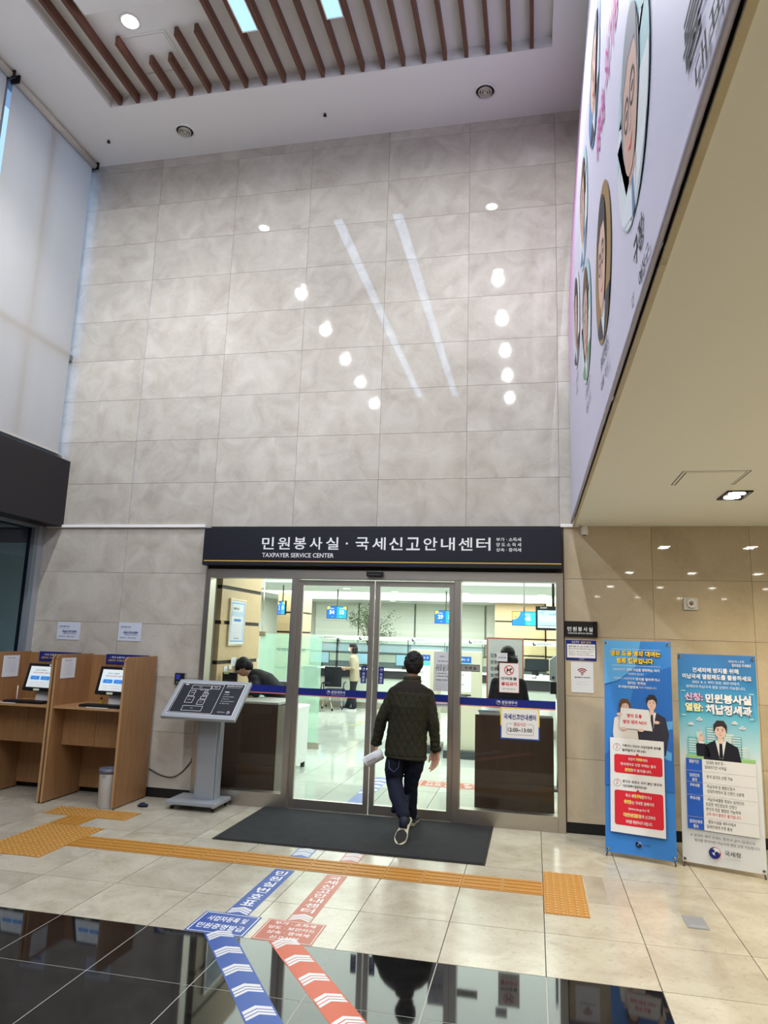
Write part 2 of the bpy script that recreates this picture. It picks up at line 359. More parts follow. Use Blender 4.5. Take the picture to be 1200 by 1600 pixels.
# ---------------------------------------------------------------- left wall with the tall windows
wl = MB()
wl.box(-6.5, -6.1, -16, .02, 8.03, 8.4, WHITEP)
wl.box(-6.5, -6.24, -16, .02, 3.1, 3.93, HEADB); wl.box(-6.5, -6.24, -16, .02, -.1, .1, HEADB)
wl.box(-6.32, -6.24, -.10, .02, 0, 3.1, ALU)
tag(wl.build('wall_left'), kind='structure')
b = MB(); b.box(-6.24, -5.985, -16, -.0, 3.065, 3.90, HEADB, .006); tag(b.build('trim_3'), kind='structure')
ys = [-.05 - 1.88 * k for k in range(9)]
WFR = flat('window_frame_grey', (.16, .19, .22), .4)
def window(x, y0, y1, z0, z1, mull, trans, g, name, fw=.05):
    b = MB()
    for a, c in ((y0, y0 + fw), (y1 - fw, y1)): b.box(x - .10, x, a, c, z0, z1, WFR)
    for a, c in ((z0, z0 + fw), (z1 - fw, z1)): b.box(x - .10, x, y0 + fw, y1 - fw, a, c, WFR)
    for m_ in mull: b.box(x - .09, x - .01, m_ - .03, m_ + .03, z0 + fw, z1 - fw, WFR)
    for t_ in trans: b.box(x - .095, x - .005, y0 + fw, y1 - fw, t_ - .04, t_ + .04, WFR)
    o = tag(b.build(name), kind='structure')
    p = MB(); p.add([(x - .05, y0 + fw, z0 + fw), (x - .05, y1 - fw, z0 + fw), (x - .05, y1 - fw, z1 - fw), (x - .05, y0 + fw, z1 - fw)], [(0, 1, 2, 3)], g); p.build('pane', o, fix=False)
    return o
for k in range(4):
    window(-6.125, -.0 - 3.78 * (k + 1), (.07 if k == 0 else -3.78 * k), 3.93, 8.03, [-.86 - 3.78 * k, -1.66 - 3.78 * k, -2.75 - 3.78 * k], [5.28], SKYG, 'window_%d' % (k + 1))
    window(-6.24, -.1 - 3.9 * (k + 1), -.1 - 3.9 * k, .1, 3.1, [-2.05 - 3.9 * k], [], TINT, 'window_%d' % (k + 5), .07)
BLM = blindmat('roller_blind_fabric', (.60, .56, .50), .32)
BT = flat('roller_tube_beige', (.55, .52, .46), .5)
spans = [(-.10, -1.60), (-1.70, -3.46), (-3.57, -5.35), (-5.45, -7.2), (-7.3, -9.1), (-9.2, -11.0), (-11.1, -12.9), (-13.0, -15.0)]
proto = None
for i, (a, c) in enumerate(spans):
    lab = 'long white roller blind hanging beside the marble wall' if i == 0 else ('white roller blind second from the marble wall, cut by the frame' if i == 1 else '%s white roller blind from the marble wall on the tall windows' % ORDS[i])
    t = thing('roller_blind', (-6.1, (a + c) / 2, 3.98), lab, 'blind', 'roller blinds on the tall windows')
    b = MB(); N = 24; vs = []
    for j in range(N + 1):
        y = a + (c - a) * j / N
        for z in (3.985, 6, 8.0): vs.append((-6.10 + .004 * math.sin(j * 1.1 + z), y, z))
    b.add(vs, [(3 * j + q, 3 * j + 3 + q, 3 * j + 4 + q, 3 * j + 1 + q) for j in range(N) for q in (0, 1)], BLM, None, True); b.build('fabric', t, fix=False)
    b = MB(); b.tube([(-6.06, a, 8.0), (-6.06, c, 8.0)], .042, BT, 14); b.build('roller_tube', t)
    b = MB(); b.box(-6.112, -6.09, c, a, 3.972, 3.998, BT, .004); b.build('bottom_bar', t)
    for yy in (a + .012, c - .012):
        b = MB(); b.box(-6.11, -6.0, yy - .008, yy + .008, 7.95, 8.05, BLK); b.build('bracket', t)
# neighbouring dark facade seen through the lower glass
OUT = flat('outside_cladding', (.05, .07, .12), .7)
nb = thing('exterior_wall', (-8.6, -6, -.1), 'dark grey panelled wall of the building outside the lower window', 'wall', kind='structure'); nb.pop('category', None)
b = MB(); b.box(-8.75, -8.62, -16, 1.5, -.1, 3.6, flat('outside_joint', (.012, .018, .03), .9)); b.build('backing', nb)
for j in range(8):
    for k in range(6):
        b = MB(); b.box(-8.62, -8.59, -14.6 + 2 * j, -12.62 + 2 * j, -.08 + .61 * k, .52 + .61 * k, OUT); b.build('panel', nb)
b = MB(); b.box(-9.5, -6.5, -16, 1.5, -.25, -.12, OUT); tag(b.build('ground_outside'), kind='structure')
b = MB(); b.box(-8.7, -6.4, -16, .3, 3.5, 3.7, OUT); tag(b.build('canopy_outside'), 'dark canopy outside above the lower windows', None, kind='structure')

# ---------------------------------------------------------------- upper ceiling with coffer and slats
CX0, CX1, CY0, CY1, ZR = -5.265, -.052, -.975, -11.2, 8.19
b = MB()
b.box(-6.5, .6, CY0, .25, ZC, 8.4, WHITEP); b.box(-6.5, CX0, CY1, CY0, ZC, 8.4, WHITEP); b.box(CX1, .6, CY1, CY0, ZC, 8.4, WHITEP); b.box(-6.5, .6, -16, CY1, ZC, 8.4, WHITEP)
b.box(CX0, CX1, CY1, CY0, ZR, 8.4, WHITEP)
tag(b.build('ceiling'), kind='structure')
sx = [-5.123 + .2315 * k for k in range(22)]
starts = {2: -1.80, 3: -1.50, 4: -1.50, 5: -1.80, 6: -1.80}
sl = thing('slat_ceiling', (-2.66, -5, 8.06), 'row of dark walnut slats hung in the recessed white ceiling', 'ceiling slats', kind='structure'); sl.pop('category', None)
for k, x in enumerate(sx):
    def s1(ya, yb_):
        b = MB(); b.box(x - .02, x + .02, yb_, ya, 8.062, 8.172, SLATW, .002); b.build('slat', sl)
        for yy in (ya - .2, yb_ + .2):
            b = MB(); b.tube([(x, yy, 8.17), (x, yy, 8.19)], .006, CHROME, 6); b.build('hanger', sl)
    if k in starts: s1(-.978, starts[k]); s1(-3.4, CY1 + .05)
    else: s1(-.978, CY1 + .05)
hb = MB(); hb.box(-4.63, -4.15, -1.74, -1.26, 8.182, 8.19, WHITEP)
hatch = hb.build('access_hatch'); tag(hatch, 'square white access hatch in the ceiling among the cut slats', 'hatch')
q = MB()
for a in ((-4.66, -4.64, -1.77, -1.23), (-4.14, -4.12, -1.77, -1.23), (-4.64, -4.14, -1.77, -1.75), (-4.64, -4.14, -1.25, -1.23)): q.box(a[0], a[1], a[2], a[3], 8.178, 8.19, WHT)
q.build('frame', hatch)
b = MB(); b.box(-4.80, -3.90, -3.35, -2.17, 8.08, 8.19, WHITEP, .01); tag(b.build('ceiling_box'), 'white boxed drop panel in the slatted ceiling at the top edge', 'ceiling panel')
# linear light panels between the slats
def light_panel(x0, x1, y0, y1, lab):
    t = thing('ceiling_light', ((x0 + x1) / 2, y1, 8.06), lab, 'light', 'blue white light panels between the slats')
    b = MB(); b.box(x0 + .012, x1 - .012, y0 + .012, y1 - .012, 8.070, 8.08, LAMPD); b.build('diffuser', t)
    b = MB()
    for a in ((x0, x0 + .012, y0, y1), (x1 - .012, x1, y0, y1), (x0 + .012, x1 - .012, y0, y0 + .012), (x0 + .012, x1 - .012, y1 - .012, y1)): b.box(a[0], a[1], a[2], a[3], 8.062, 8.14, CHROME)
    b.build('frame', t); b = MB(); b.box(x0 + .02, x1 - .02, y0 + .02, y1 - .02, 8.09, 8.19, WHT); b.build('housing', t)
light_panel(-3.246, -3.066, -9.75, -1.70, 'long blue-white light panel on the left between dark ceiling slats')
light_panel(-2.322, -2.138, -9.75, -1.70, 'long blue-white light panel on the right between dark ceiling slats')
def downlight(x, y, z, r, lab, grp, name='downlight'):
    t = thing(name, (x, y, z - .01), lab, 'light', grp)
    b = MB(); b.lathe([(r + .02, 0), (r + .02, -.008), (r, -.012), (r, 0)], (x, y, z), WHT, 24); b.build('ring', t)
    b = MB(); b.lathe([(r * .98, -.002), (r * .98, -.0135)], (x, y, z), LAMPW, 24); b.build('lamp', t)
for i, (x, y) in enumerate(DL_HIGH):
    vis = i == 0
    downlight(x, y, 8.19, .085, 'round white downlight beside the hatch in the slatted ceiling' if vis else 'round downlight mirrored in the marble, %s row, %s from the wall' % (('left', 'right')[i // 6], ORDS[i % 6]), 'round downlights in the high ceiling')
def diffuser(x, y, r, lab):
    t = thing('air_diffuser', (x, y, ZC - .02), lab, 'air vent', 'round air diffusers in the white ceiling')
    DK = flat('diffuser_dark', (.03, .028, .022), .8); CR = flat('diffuser_cream', (.55, .53, .45), .5)
    b = MB(); b.lathe([(r, 0), (r, -.012), (r * .86, -.018), (r * .86, 0)], (x, y, ZC), WHT, 28); b.build('flange', t)
    b = MB(); b.lathe([(r * .85, 0), (r * .85, -.004)], (x, y, ZC), DK, 28); b.build('throat', t)
    for a in (.62, .40):
        b = MB(); n = 28
        b.loft([[(x + rr * math.cos(2 * PI * k / n), y + rr * math.sin(2 * PI * k / n), ZC - hh) for k in range(n)] for rr, hh in ((r * a, .006), (r * a, .03), (r * (a - .10), .03), (r * (a - .10), .006))], CR, True); b.build('cone', t)
    b = MB(); b.lathe([(r * .18, -.004), (r * .18, -.034)], (x, y, ZC), CR, 16); b.build('hub', t)
diffuser(-4.548, -.46, .125, 'round air diffuser in the white ceiling above the left wall tiles')
diffuser(-.789, -.481, .125, 'round air diffuser in the white ceiling near the pink banner')
for x, y, lab in ((-5.617, -.462, 'small sprinkler head near the window corner of the ceiling'), (-2.71, -.45, 'small sprinkler head between the two round diffusers')):
    t = thing('sprinkler', (x, y, ZC - .03), lab, 'sprinkler', 'ceiling sprinklers')
    b = MB(); b.lathe([(.03, 0), (.03, -.005)], (x, y, ZC), WHT, 16); b.build('plate', t); b = MB(); b.lathe([(.014, 0), (.014, -.03), (.022, -.032), (.022, -.036)], (x, y, ZC), BLK, 12); b.build('head', t)

# ---------------------------------------------------------------- soffit block on the right with its ledge
b = MB(); b.box(.153, 7.0, -16, 0.0, ZT, ZT + .25, CREAMP); b.box(.30, .6, -16, 0, ZT + .25, 8.1, WHITEP)
tag(b.build('ceiling'), kind='structure')
LEDGE = stone('ledge_limestone', (.50, .43, .27), (.56, .49, .33), (.44, .37, .22), .35, 3, .05)
lg = MB(); lg.box(.147, .152, -16, -.0, ZT + .004, ZT + .25, LEDGE); lgo = tag(lg.build('trim_4'), kind='structure')
for k in range(12):
    b = MB(); y1 = -1.35 * k; b.box(.134, .156, y1 - 1.346, y1, ZT - .008, ZT + .004, LEDGE); b.build('plank', lgo)
b = MB(); b.box(7.0, 7.1, -16, 0, 0, ZT, TRAV); tag(b.build('wall_right'), kind='structure')
b = MB(); b.box(-6.5, 7.1, -16.1, -16, 0, 8.4, flat('far_wall_paint', (.35, .33, .30), .7)); tag(b.build('wall_front'), kind='structure')
def twin(x, y, lab):
    t = thing('twin_downlight', (x, y, ZT - .01), lab, 'light', 'square twin downlights in the low ceiling')
    b = MB(); a, c = .095, .17
    for q in ((-a, a, -c, -c + .012), (-a, a, c - .012, c), (-a, -a + .012, -c + .012, c - .012), (a - .012, a, -c + .012, c - .012)): b.box(x + q[0], x + q[1], y + q[2], y + q[3], ZT - .012, ZT, BLK)
    b.box(x - a + .012, x + a - .012, y - c + .012, y + c - .012, ZT - .004, ZT, BLK); b.build('frame', t)
    for s_ in (-.075, .075):
        b = MB(); b.lathe([(.062, -.004), (.062, -.009), (.05, -.0095)], (x, y + s_, ZT), LAMPS, 20); b.build('lamp', t)
for i, (x, y) in enumerate(DL_LOW): twin(x, y, 'lit square twin downlight with black frame in the cream ceiling' if i == 0 else 'twin downlight in the cream ceiling, %s row from the banner, %s from the marble wall' % (ORDS[i // 4], ORDS[i % 4]))
b = MB(); b.box(.80, 1.19, -2.41, -2.01, ZT - .004, ZT, CREAMP); h2 = b.build('access_hatch'); tag(h2, 'square cream access hatch outlined in the low ceiling', 'hatch')
q = MB(); D2 = flat('hatch_gap', (.08, .08, .06), .9)
for a in ((.765, .772, -2.45, -2.0), (1.212, 1.218, -2.45, -2.0), (.772, 1.212, -2.45, -2.445), (.772, 1.212, -2.005, -2.0), (.79, .796, -2.42, -2.0), (1.192, 1.198, -2.42, -2.0)): q.box(a[0], a[1], a[2], a[3], ZT - .0015, ZT, D2)
q.build('frame', h2)

# ---------------------------------------------------------------- entrance frame
fr = thing('glazed_entrance', (-1.98, 0, 0), 'brushed steel frame of the glazed entrance under the dark sign', 'door frame')
def part(name, parent, fn):
    b = MB(); fn(b); return b.build(name, parent)
part('jamb', fr, lambda b: b.box(-4.0, -3.935, -.05, .10, 0, 2.565, STEEL, .003)); part('jamb', fr, lambda b: b.box(-.045, .028, -.05, .10, 0, 2.565, STEEL, .003))
part('mullion', fr, lambda b: b.box(-2.945, -2.88, -.045, .10, 0, 2.465, STEEL, .003)); part('mullion', fr, lambda b: b.box(-1.105, -1.035, -.045, .10, 0, 2.465, STEEL, .003))
part('lintel', fr, lambda b: b.box(-3.935, -.045, -.05, .10, 2.465, 2.565, STEELX, .003))
part('bottom_rail', fr, lambda b: b.box(-3.935, -2.945, -.045, .08, 0, .15, STEELX, .003)); part('bottom_rail', fr, lambda b: b.box(-1.035, -.045, -.045, .08, 0, .15, STEELX, .003))
def pane(name, par, x0, x1, z0, z1, y, m=CLEAR):
    b = MB(); b.add([(x0, y, z0), (x1, y, z0), (x1, y, z1), (x0, y, z1)], [(0, 1, 2, 3)], m); return b.build(name, par, fix=False)
g1 = pane('pane', fr, -3.935, -2.945, .15, 2.465, 0); g2 = pane('pane', fr, -1.035, -.045, .15, 2.465, 0)
def emblem(P, cx, cy, r, k, bg, dark=NAVY):
    P.disc(cx, cy, r, REDP, k); P.disc(cx - .07 * r, cy - .03 * r, r * .97, dark, k + 1); P.disc(cx + .16 * r, cy + .22 * r, r * .68, bg, k + 2); P.disc(cx + .36 * r, cy - .12 * r, r * .42, dark, k + 3); P.disc(cx - .30 * r, cy + .32 * r, r * .3, dark, k + 3)
def band(par, x0, x1, z, sgn=True):
    P = Print((x0, -.004, z), (1, 0, 0), (0, 0, 1)); W = x1 - x0
    P.rect(0, 0, W, .078, NAVY, 0); P.rect(0, -.010, W, 0, CORAL, 0)
    if sgn:
        c = W * .47 if x0 < -2 else W * .5
        P.disc(c - .09, .04, .022, LETW, 1); emblem(P, c - .09, .04, .019, 2, LETW); P.txt('분당세무서', c - .055, .028, c + .10, .062, LETW, 1, .012); P.txt('BUNDANG DISTRICT TAX OFFICE', c - .055, .014, c + .10, .021, LETW, 1)
    return P.build('printed_band', par)
band(fr, -3.935, -2.945, 1.200, False); band(fr, -1.035, -.06, 1.175)
def leaf(x0, x1, y, lab, sg, hinge):
    t = thing('sliding_door', ((x0 + x1) / 2, y, 0), lab, 'door', 'glass sliding doors of the entrance')
    f = .055
    part('stile', t, lambda b: b.box(x0, x0 + f, y - .02, y + .02, .012, 2.455, STEEL, .002)); part('stile', t, lambda b: b.box(x1 - f, x1, y - .02, y + .02, .012, 2.455, STEEL, .002))
    part('top_rail', t, lambda b: b.box(x0 + f, x1 - f, y - .02, y + .02, 2.395, 2.455, STEELX, .002)); part('bottom_rail', t, lambda b: b.box(x0 + f, x1 - f, y - .02, y + .02, .012, .105, STEELX, .002))
    pane('pane', t, x0 + f, x1 - f, .105, 2.395, y)
    P = Print((x0 + f, y - .004, 1.19), (1, 0, 0), (0, 0, 1)); W = x1 - x0 - 2 * f
    P.rect(0, 0, W, .075, NAVY, 0); P.rect(0, -.009, W, 0, CORAL, 0)
    if sg:
        P.disc(.34, .038, .022, LETW, 1); emblem(P, .34, .038, .019, 2, LETW); P.txt('분당세무서', .375, .028, .53, .062, LETW, 1, .012); P.txt('BUNDANG DISTRICT TAX OFFICE', .375, .012, .53, .020, LETW, 1)
    P.build('printed_band', t)
    xs_ = x1 - f - .07 if hinge == 'R' else x0 + f + .005
    P = Print((xs_, y - .004, 1.345), (1, 0, 0), (0, 0, 1)); P.rect(0, 0, .06, .18, NAVY, 0)
    for i, ch in enumerate('자동문'): P.txt(ch, .014, .085 - .036 * i, .046, .115 - .036 * i, LETW, 1, .01)
    P.disc(.03, .148, .016, LETW, 1); emblem(P, .03, .148, .013, 2, LETW); P.build('sticker', t)
    return t
leaf(-2.875, -1.995, .02, 'left glass sliding door in brushed steel with navy band', True, 'R')
leaf(-1.985, -1.11, .02, 'right glass sliding door in brushed steel behind the walking man', False, 'L')
t = thing('door_sensor', (-1.98, -.1, 2.49), 'small black motion sensor box on the steel lintel', 'sensor')
part('housing', t, lambda b: b.box(-2.07, -1.89, -.12, -.051, 2.495, 2.552, BLK, .008)); part('lens', t, lambda b: b.box(-2.05, -1.91, -.126, -.12, 2.505, 2.52, flat('sensor_lens', (.05, .05, .06), .15)))

# main sign
sg = thing('entrance_sign', (-2.0, -.11, 2.585), 'long dark navy sign board with white Korean lettering above the entrance', 'sign')
part('panel', sg, lambda b: b.box(-4.02, .012, -.13, -.001, 2.60, 3.035, DARKP, .004))
P = Print((-4.0, -.13, 2.60), (1, 0, 0), (0, 0, 1)); P.rect(0, .045, 4.01, .056, GOLD, 0); P.build('gold_line', sg)
P = Print((-4.0, -.13, 2.60), (1, 0, 0), (0, 0, 1))
xs1 = .69
for i, ch in enumerate('민원봉사실'): P.txt(ch, .70 + .19 * i, .185, .70 + .19 * i + .145, .325, LETW, 0, .012)
P.disc(1.70, .255, .012, LETW, 0)
for i, ch in enumerate('국세신고안내센터'): P.txt(ch, 1.80 + .19 * i, .185, 1.80 + .19 * i + .15, .325, LETW, 0, .012)
P.txt('TAXPAYER SERVICE CENTER', .71, .095, 1.555, .145, LETW, 0, .01)
for i, s_ in enumerate(('부가 · 소득세', '양 도 소 득 세', '상속 · 증여세')): P.txt(s_, 3.34, .285 - .055 * i, 3.60, .325 - .055 * i, LETW, 0, .01)
P.build('lettering', sg)

# ---------------------------------------------------------------- notices on the glass and on the walls
def notice(name, x0, x1, z0, z1, y, lab, cat, paint, m=PAPER, th=.004, grp=None, face=-1):
    t = thing(name, ((x0 + x1) / 2, y, z0), lab, cat, grp)
    part('sheet', t, lambda b: b.box(x0, x1, y, y + th, z0, z1, m))
    P = Print((x0, y, z0), (1, 0, 0), (0, 0, 1)); paint(P, x1 - x0, z1 - z0); P.build('print', t); return t
def lunch(P, w_, h_):
    P.rect(0, 0, w_, h_, NAVYB, 0); P.rect(0, h_ * .42, w_, h_, YEL, 0 + 1); P.rect(.012, .012, w_ - .012, h_ - .012, WHT, 2)
    P.txt('국세신고안내센터', .035, h_ * .62, w_ - .035, h_ * .80, NAVY, 3, .03)
    P.rrect(.06, .045, w_ - .06, .155, .02, LINEB, 3); P.rrect(.063, .048, w_ - .063, .152, .018, WHT, 4); P.rect(.12, .14, w_ - .12, .165, WHT, 5)
    P.txt('점심시간', .135, .135, w_ - .135, .168, REDP, 6, .01); P.txt('12:00~13:00', .075, .075, w_ - .075, .115, INK, 6, .015)
NAVYB = flat('blue_print', (.02, .10, .50), .45); LINEB = flat('blue_line', (.05, .15, .35), .5)
notice('lunch_hours_sign', -.614, -.221, .862, 1.175, -.045, 'white lunch hours sign with yellow and blue border on the right glass', 'sign', lunch)
def dog(P, w_, h_):
    P.rect(0, 0, w_, h_, CORAL, 0); P.rect(.004, .004, w_ - .004, h_ - .004, WHT, 1)
    cx, cy = w_ / 2, h_ * .76; P.disc(cx, cy, .05, REDP, 2); P.disc(cx, cy, .041, WHT, 3)
    P.poly([(cx - .026, cy - .004), (cx - .022, cy + .012), (cx + .01, cy + .010), (cx + .014, cy + .024), (cx + .032, cy + .018), (cx + .03, cy + .008), (cx + .018, cy + .004), (cx + .016, cy - .028), (cx + .009, cy - .028), (cx + .008, cy - .008), (cx - .014, cy - .008), (cx - .016, cy - .028), (cx - .023, cy - .028)], INK, 4)
    P.poly([(cx - .035, cy + .029), (cx - .029, cy + .035), (cx + .035, cy - .029), (cx + .029, cy - .035)], REDP, 5)
    P.txt('반려동물', .022, h_ * .42, w_ - .022, h_ * .53, INK, 2, .02); P.txt('출입금지', .022, h_ * .24, w_ - .022, h_ * .36, REDP, 2, .03); P.txt('협조 부탁드립니다', .035, h_ * .10, w_ - .035, h_ * .155, INK, 2)
notice('no_pets_sign', -.629, -.426, 1.32, 1.62, -.02, 'white no pets notice with red crossed circle on the right glass', 'sign', dog)
notice('small_notice', -.655, -.545, 1.635, 1.722, -.02, 'small square white notice above the no pets sign on the glass', 'notice', lambda P, w_, h_: (P.txt('신고 접수', .03, .055, .08, .063, LINEG, 0), P.txt('신고안내 센터', .015, .03, w_ - .015, .047, NAVY, 0, .02)))
GREYP = flat('grey_plate', (.28, .27, .26), .4)
notice('small_grey_sign', -1.03, -.83, 1.517, 1.59, -.02, 'small grey name plate stuck at the left edge of the right glass', 'sign', lambda P, w_, h_: (P.frame(0, 0, w_, h_, .004, INK, 0), P.txt('민 원 실', .045, .022, w_ - .04, .052, INK, 0, .02)), GREYP)
def longnote(P, w_, h_):
    L = [('안내드립니다', .86, .3, .55, .022), ('민원 업무 안내', .74, .2, .7, .022), ('창구에 가시기 전', .60, .14, .86, .045), ('번호표 뽑으세요', .51, .10, .90, .055), ('① 사업자 등록 신청', .43, .12, .66, .02), ('② 제증명 발급 신청 접수', .36, .12, .80, .02), ('증명발급 민원실 창구', .26, .12, .85, .025)]
    for s_, y, a, c, hh in L: P.txt(s_, w_ * a, h_ * y, w_ * c, h_ * y + hh * .8, INK, 0, .005)
    for k in range(6): P.txt('ㆍ접수 및 처리 안내 사항', w_ * .12, h_ * (.21 - .035 * k), w_ * (.6 + .05 * (k % 3)), h_ * (.21 - .035 * k) + .009, LINEG, 0)
notice('queue_notice', -1.322, -1.112, 1.30, 1.71, .012, 'tall white paper notice with Korean text on the right sliding door', 'notice', longnote)
notice('queue_notice', -1.322, -1.112, 1.135, 1.185, .012, 'narrow white paper strip below the navy band on the right door', 'notice', lambda P, w_, h_: P.txt('번호표를 뽑아주세요', .02, .018, w_ - .02, .036, INK, 0, .01))

st = thing('office_sign', (.2, -.03, 1.913), 'small black rectangular sign on the marble right of the entrance', 'sign')
part('plate', st, lambda b: b.box(.038, .362, -.03, 0, 1.913, 2.07, BLK, .003)); part('cap', st, lambda b: b.box(.336, .366, -.036, -.001, 1.911, 2.072, BLK, .003))
P = Print((.038, -.03, 1.913), (1, 0, 0), (0, 0, 1)); 
for i, ch in enumerate('민원봉사실'): P.txt(ch, .028 + .053 * i, .055, .068 + .053 * i, .10, LETW, 0, .015)
P.txt('TAXPAYER SERVICE CENTER', .032, .028, .278, .042, LETW, 0, .01); P.build('lettering', st)
def cctv(P, w_, h_):
    P.rect(0, 0, w_, h_, NAVY, 0); P.rect(.012, .025, w_ - .012, h_ - .04, WHT, 1); P.txt('CCTV', .06, h_ - .031, .135, h_ - .010, LETW, 1, .01); P.txt('설치 안내', .15, h_ - .032, w_ - .055, h_ - .009, YEL, 1, .01)
    P.txt('범죄 예방 및 시설 안전을 위하여', .03, .130, w_ - .02, .148, INK, 2, .01); P.txt('상시 CCTV가 설치되어 있습니다', .03, .107, w_ - .02, .124, INK, 2, .01)
    for k, s_ in enumerate(('설치목적 : 시설안전, 범죄예방 및 화재예방', '촬영시간 : 24시간 연속촬영', '책임부서 : 분당세무서 운영지원팀')): P.txt(s_, .03, .083 - .018 * k, w_ - .03 - .04 * (k == 1), .094 - .018 * k, INK, 2)
    P.txt('분당세무서', .13, .006, .18, .018, LETW, 1)
notice('cctv_notice', .049, .352, 1.675, 1.878, -.006, 'small navy and white camera notice under the black office sign', 'notice', cctv)
def wifi(P, w_, h_):
    c, y = w_ / 2, h_ * .58; RR = flat('dark_red_print', (.30, .02, .03), .5)
    for r0, r1 in ((.055, .066), (.037, .047), (.018, .028)): P.arc(c, y, r0, r1, PI * .25, PI * .75, RR, 0)
    P.disc(c, y + .004, .008, RR, 0); P.txt('분당세무서 와이파이', .035, h_ * .47, w_ - .035, h_ * .52, INK, 0, .02); P.txt('아이디 : bd_wifi', .06, h_ * .33, w_ - .06, h_ * .36, LINEG, 0); P.txt('비밀번호 : taxwifi', .05, h_ * .26, w_ - .05, h_ * .285, LINEG, 0)
notice('wifi_notice', .097, .318, 1.354, 1.658, -.004, 'white paper sheet with a red wireless symbol below the camera notice', 'notice', wifi)
al = thing('fire_alarm', (1.273, -.02, 2.21), 'white square sounder plate with round centre on the right marble wall', 'alarm')
part('plate', al, lambda b: b.box(1.205, 1.341, -.02, 0, 2.212, 2.335, flat('alarm_grey', (.55, .56, .55), .4), .006))
part('ring', al, lambda b: b.lathe([(.045, 0), (.042, -.02), (.03, -.02), (.028, -.006)], (1.277, -.02, 2.275), WHT, 24, 'Y')); part('button', al, lambda b: b.lathe([(.018, 0), (.017, -.018), (.008, -.022)], (1.277, -.021, 2.275), flat('alarm_brown', (.25, .15, .12), .5), 16, 'Y'))
def pnote(P, w_, h_):
    P.txt('납부세 창구 안내', .03, h_ - .06, .16, h_ - .042, INK, 0, .02); P.txt('신고하실 때 먼저 보세요', .03, h_ - .078, .16, h_ - .068, LINEG, 0)
    P.txt('- 세금신고안내센터', .055, .083, w_ - .04, .112, NAVY, 0, .03); P.txt('(전자신고 및 서면신고)', .085, .062, w_ - .04, .078, INK, 0, .01); P.txt('분당세무서   전화 000-000', .03, .03, w_ - .06, .043, INK, 0, .01)
LILAC = flat('paper_lilac', (.55, .60, .70), .7)
notice('wall_notice', -5.905, -5.60, 1.695, 1.902, -.004, 'pale blue paper notice on marble above the booth nearest the window', 'notice', pnote, LILAC, grp='pale blue notices above the booths')
notice('wall_notice', -5.088, -4.79, 1.705, 1.918, -.004, 'pale blue paper notice on marble above the right booth', 'notice', pnote, LILAC, grp='pale blue notices above the booths')
kp = thing('access_terminal', (-4.23, -.05, 1.23), 'black access keypad terminal on the marble left of the entrance', 'keypad')
part('housing', kp, lambda b: b.box(-4.295, -4.165, -.045, 0, 1.235, 1.367, BLK, .012))
part('screen', kp, lambda b: b.box(-4.275, -4.225, -.048, -.045, 1.295, 1.352, flat('terminal_screen', (.02, .03, .22), .2, .5)))
part('keys', kp, lambda b: [b.box(-4.272 + .024 * i, -4.257 + .024 * i, -.048, -.045, 1.25 + .016 * j, 1.258 + .016 * j, GREYP) for i in range(4) for j in range(3) if not (i < 3 and j > 1)])
part('side_trim', kp, lambda b: b.box(-4.172, -4.162, -.05, -.002, 1.24, 1.362, CHROME, .003))
cb = MB(); cb.tube([(-4.53 + .52 * k / 14, -.012, .30 - .075 * math.sin(PI * min(1, k / 14 * 1.0)) + .13 * max(0, (k - 7) / 7) ** 2) for k in range(15)] + [(-4.03, -.02, .44)], .006, BLK, 6)
tag(cb.build('power_cable'), 'thin black cable sagging along the marble beside the map stand', 'cable')
cm = thing('wall_camera', (.245, -.16, 2.95), 'small white camera hanging under the corner of the banner ledge', 'camera')
part('bracket', cm, lambda b: b.box(.20, .29, -.20, -.10, 3.05, 3.066, WHT, .003)); part('body', cm, lambda b: b.lathe([(.022, 0), (.035, -.02), (.037, -.08), (.03, -.10)], (.245, -.155, 3.05), WHT, 18)); part('lens', cm, lambda b: b.lathe([(.024, -.1005), (.02, -.106)], (.245, -.155, 3.05), BLK, 14))

# ---------------------------------------------------------------- big banner on the soffit face
def bx(z): return .12 + .16 * (max(0, z - 5.3) / 2.7) ** 1.25
def bannermat():
    m = mat('banner_fabric', (.56, .54, .68), .55); t, n, l, b = nodes(m); tc = n.new('ShaderNodeTexCoord'); sp = n.new('ShaderNodeSeparateXYZ'); l.new(tc.outputs['Object'], sp.inputs[0])
    mr = n.new('ShaderNodeMapRange'); mr.inputs[1].default_value = 7.1; mr.inputs[2].default_value = 5.9; l.new(sp.outputs['Y'], mr.inputs[0])   # distance along the banner
    mz = n.new('ShaderNodeMapRange'); mz.inputs[1].default_value = 1.2; mz.inputs[2].default_value = 2.6; l.new(sp.outputs['Z'], mz.inputs[0])
    r = ramp(n, l, mr.outputs[0], [(0, (.58, .22, .52)), (1, (.56, .54, .68))]); l.new(mixc(n, l, (.56, .54, .68), r, mz.outputs[0]), b.inputs['Base Color']); return m
BANM = bannermat()
bn = thing('wall_banner', (.12, -7.4, 3.07), 'huge pale lavender banner with round portraits hung on the upper right wall', 'banner')
b = MB(); N, K = 60, 24; vs = []
for j in range(N + 1):
    y = -.12 - 14.6 * j / N
    for k in range(K + 1):
        z = 3.085 + (8.0 - 3.085) * k / K; vs.append((bx(z) + .002 * math.sin(y * 5 + z) + .012 * math.exp(-((z - 3.1) / .25) ** 2) * math.sin(y * 9), y, z))
b.add(vs, [(j * (K + 1) + k, (j + 1) * (K + 1) + k, (j + 1) * (K + 1) + k + 1, j * (K + 1) + k + 1) for j in range(N) for k in range(K)], BANM, None, True); b.build('fabric', bn, fix=False)
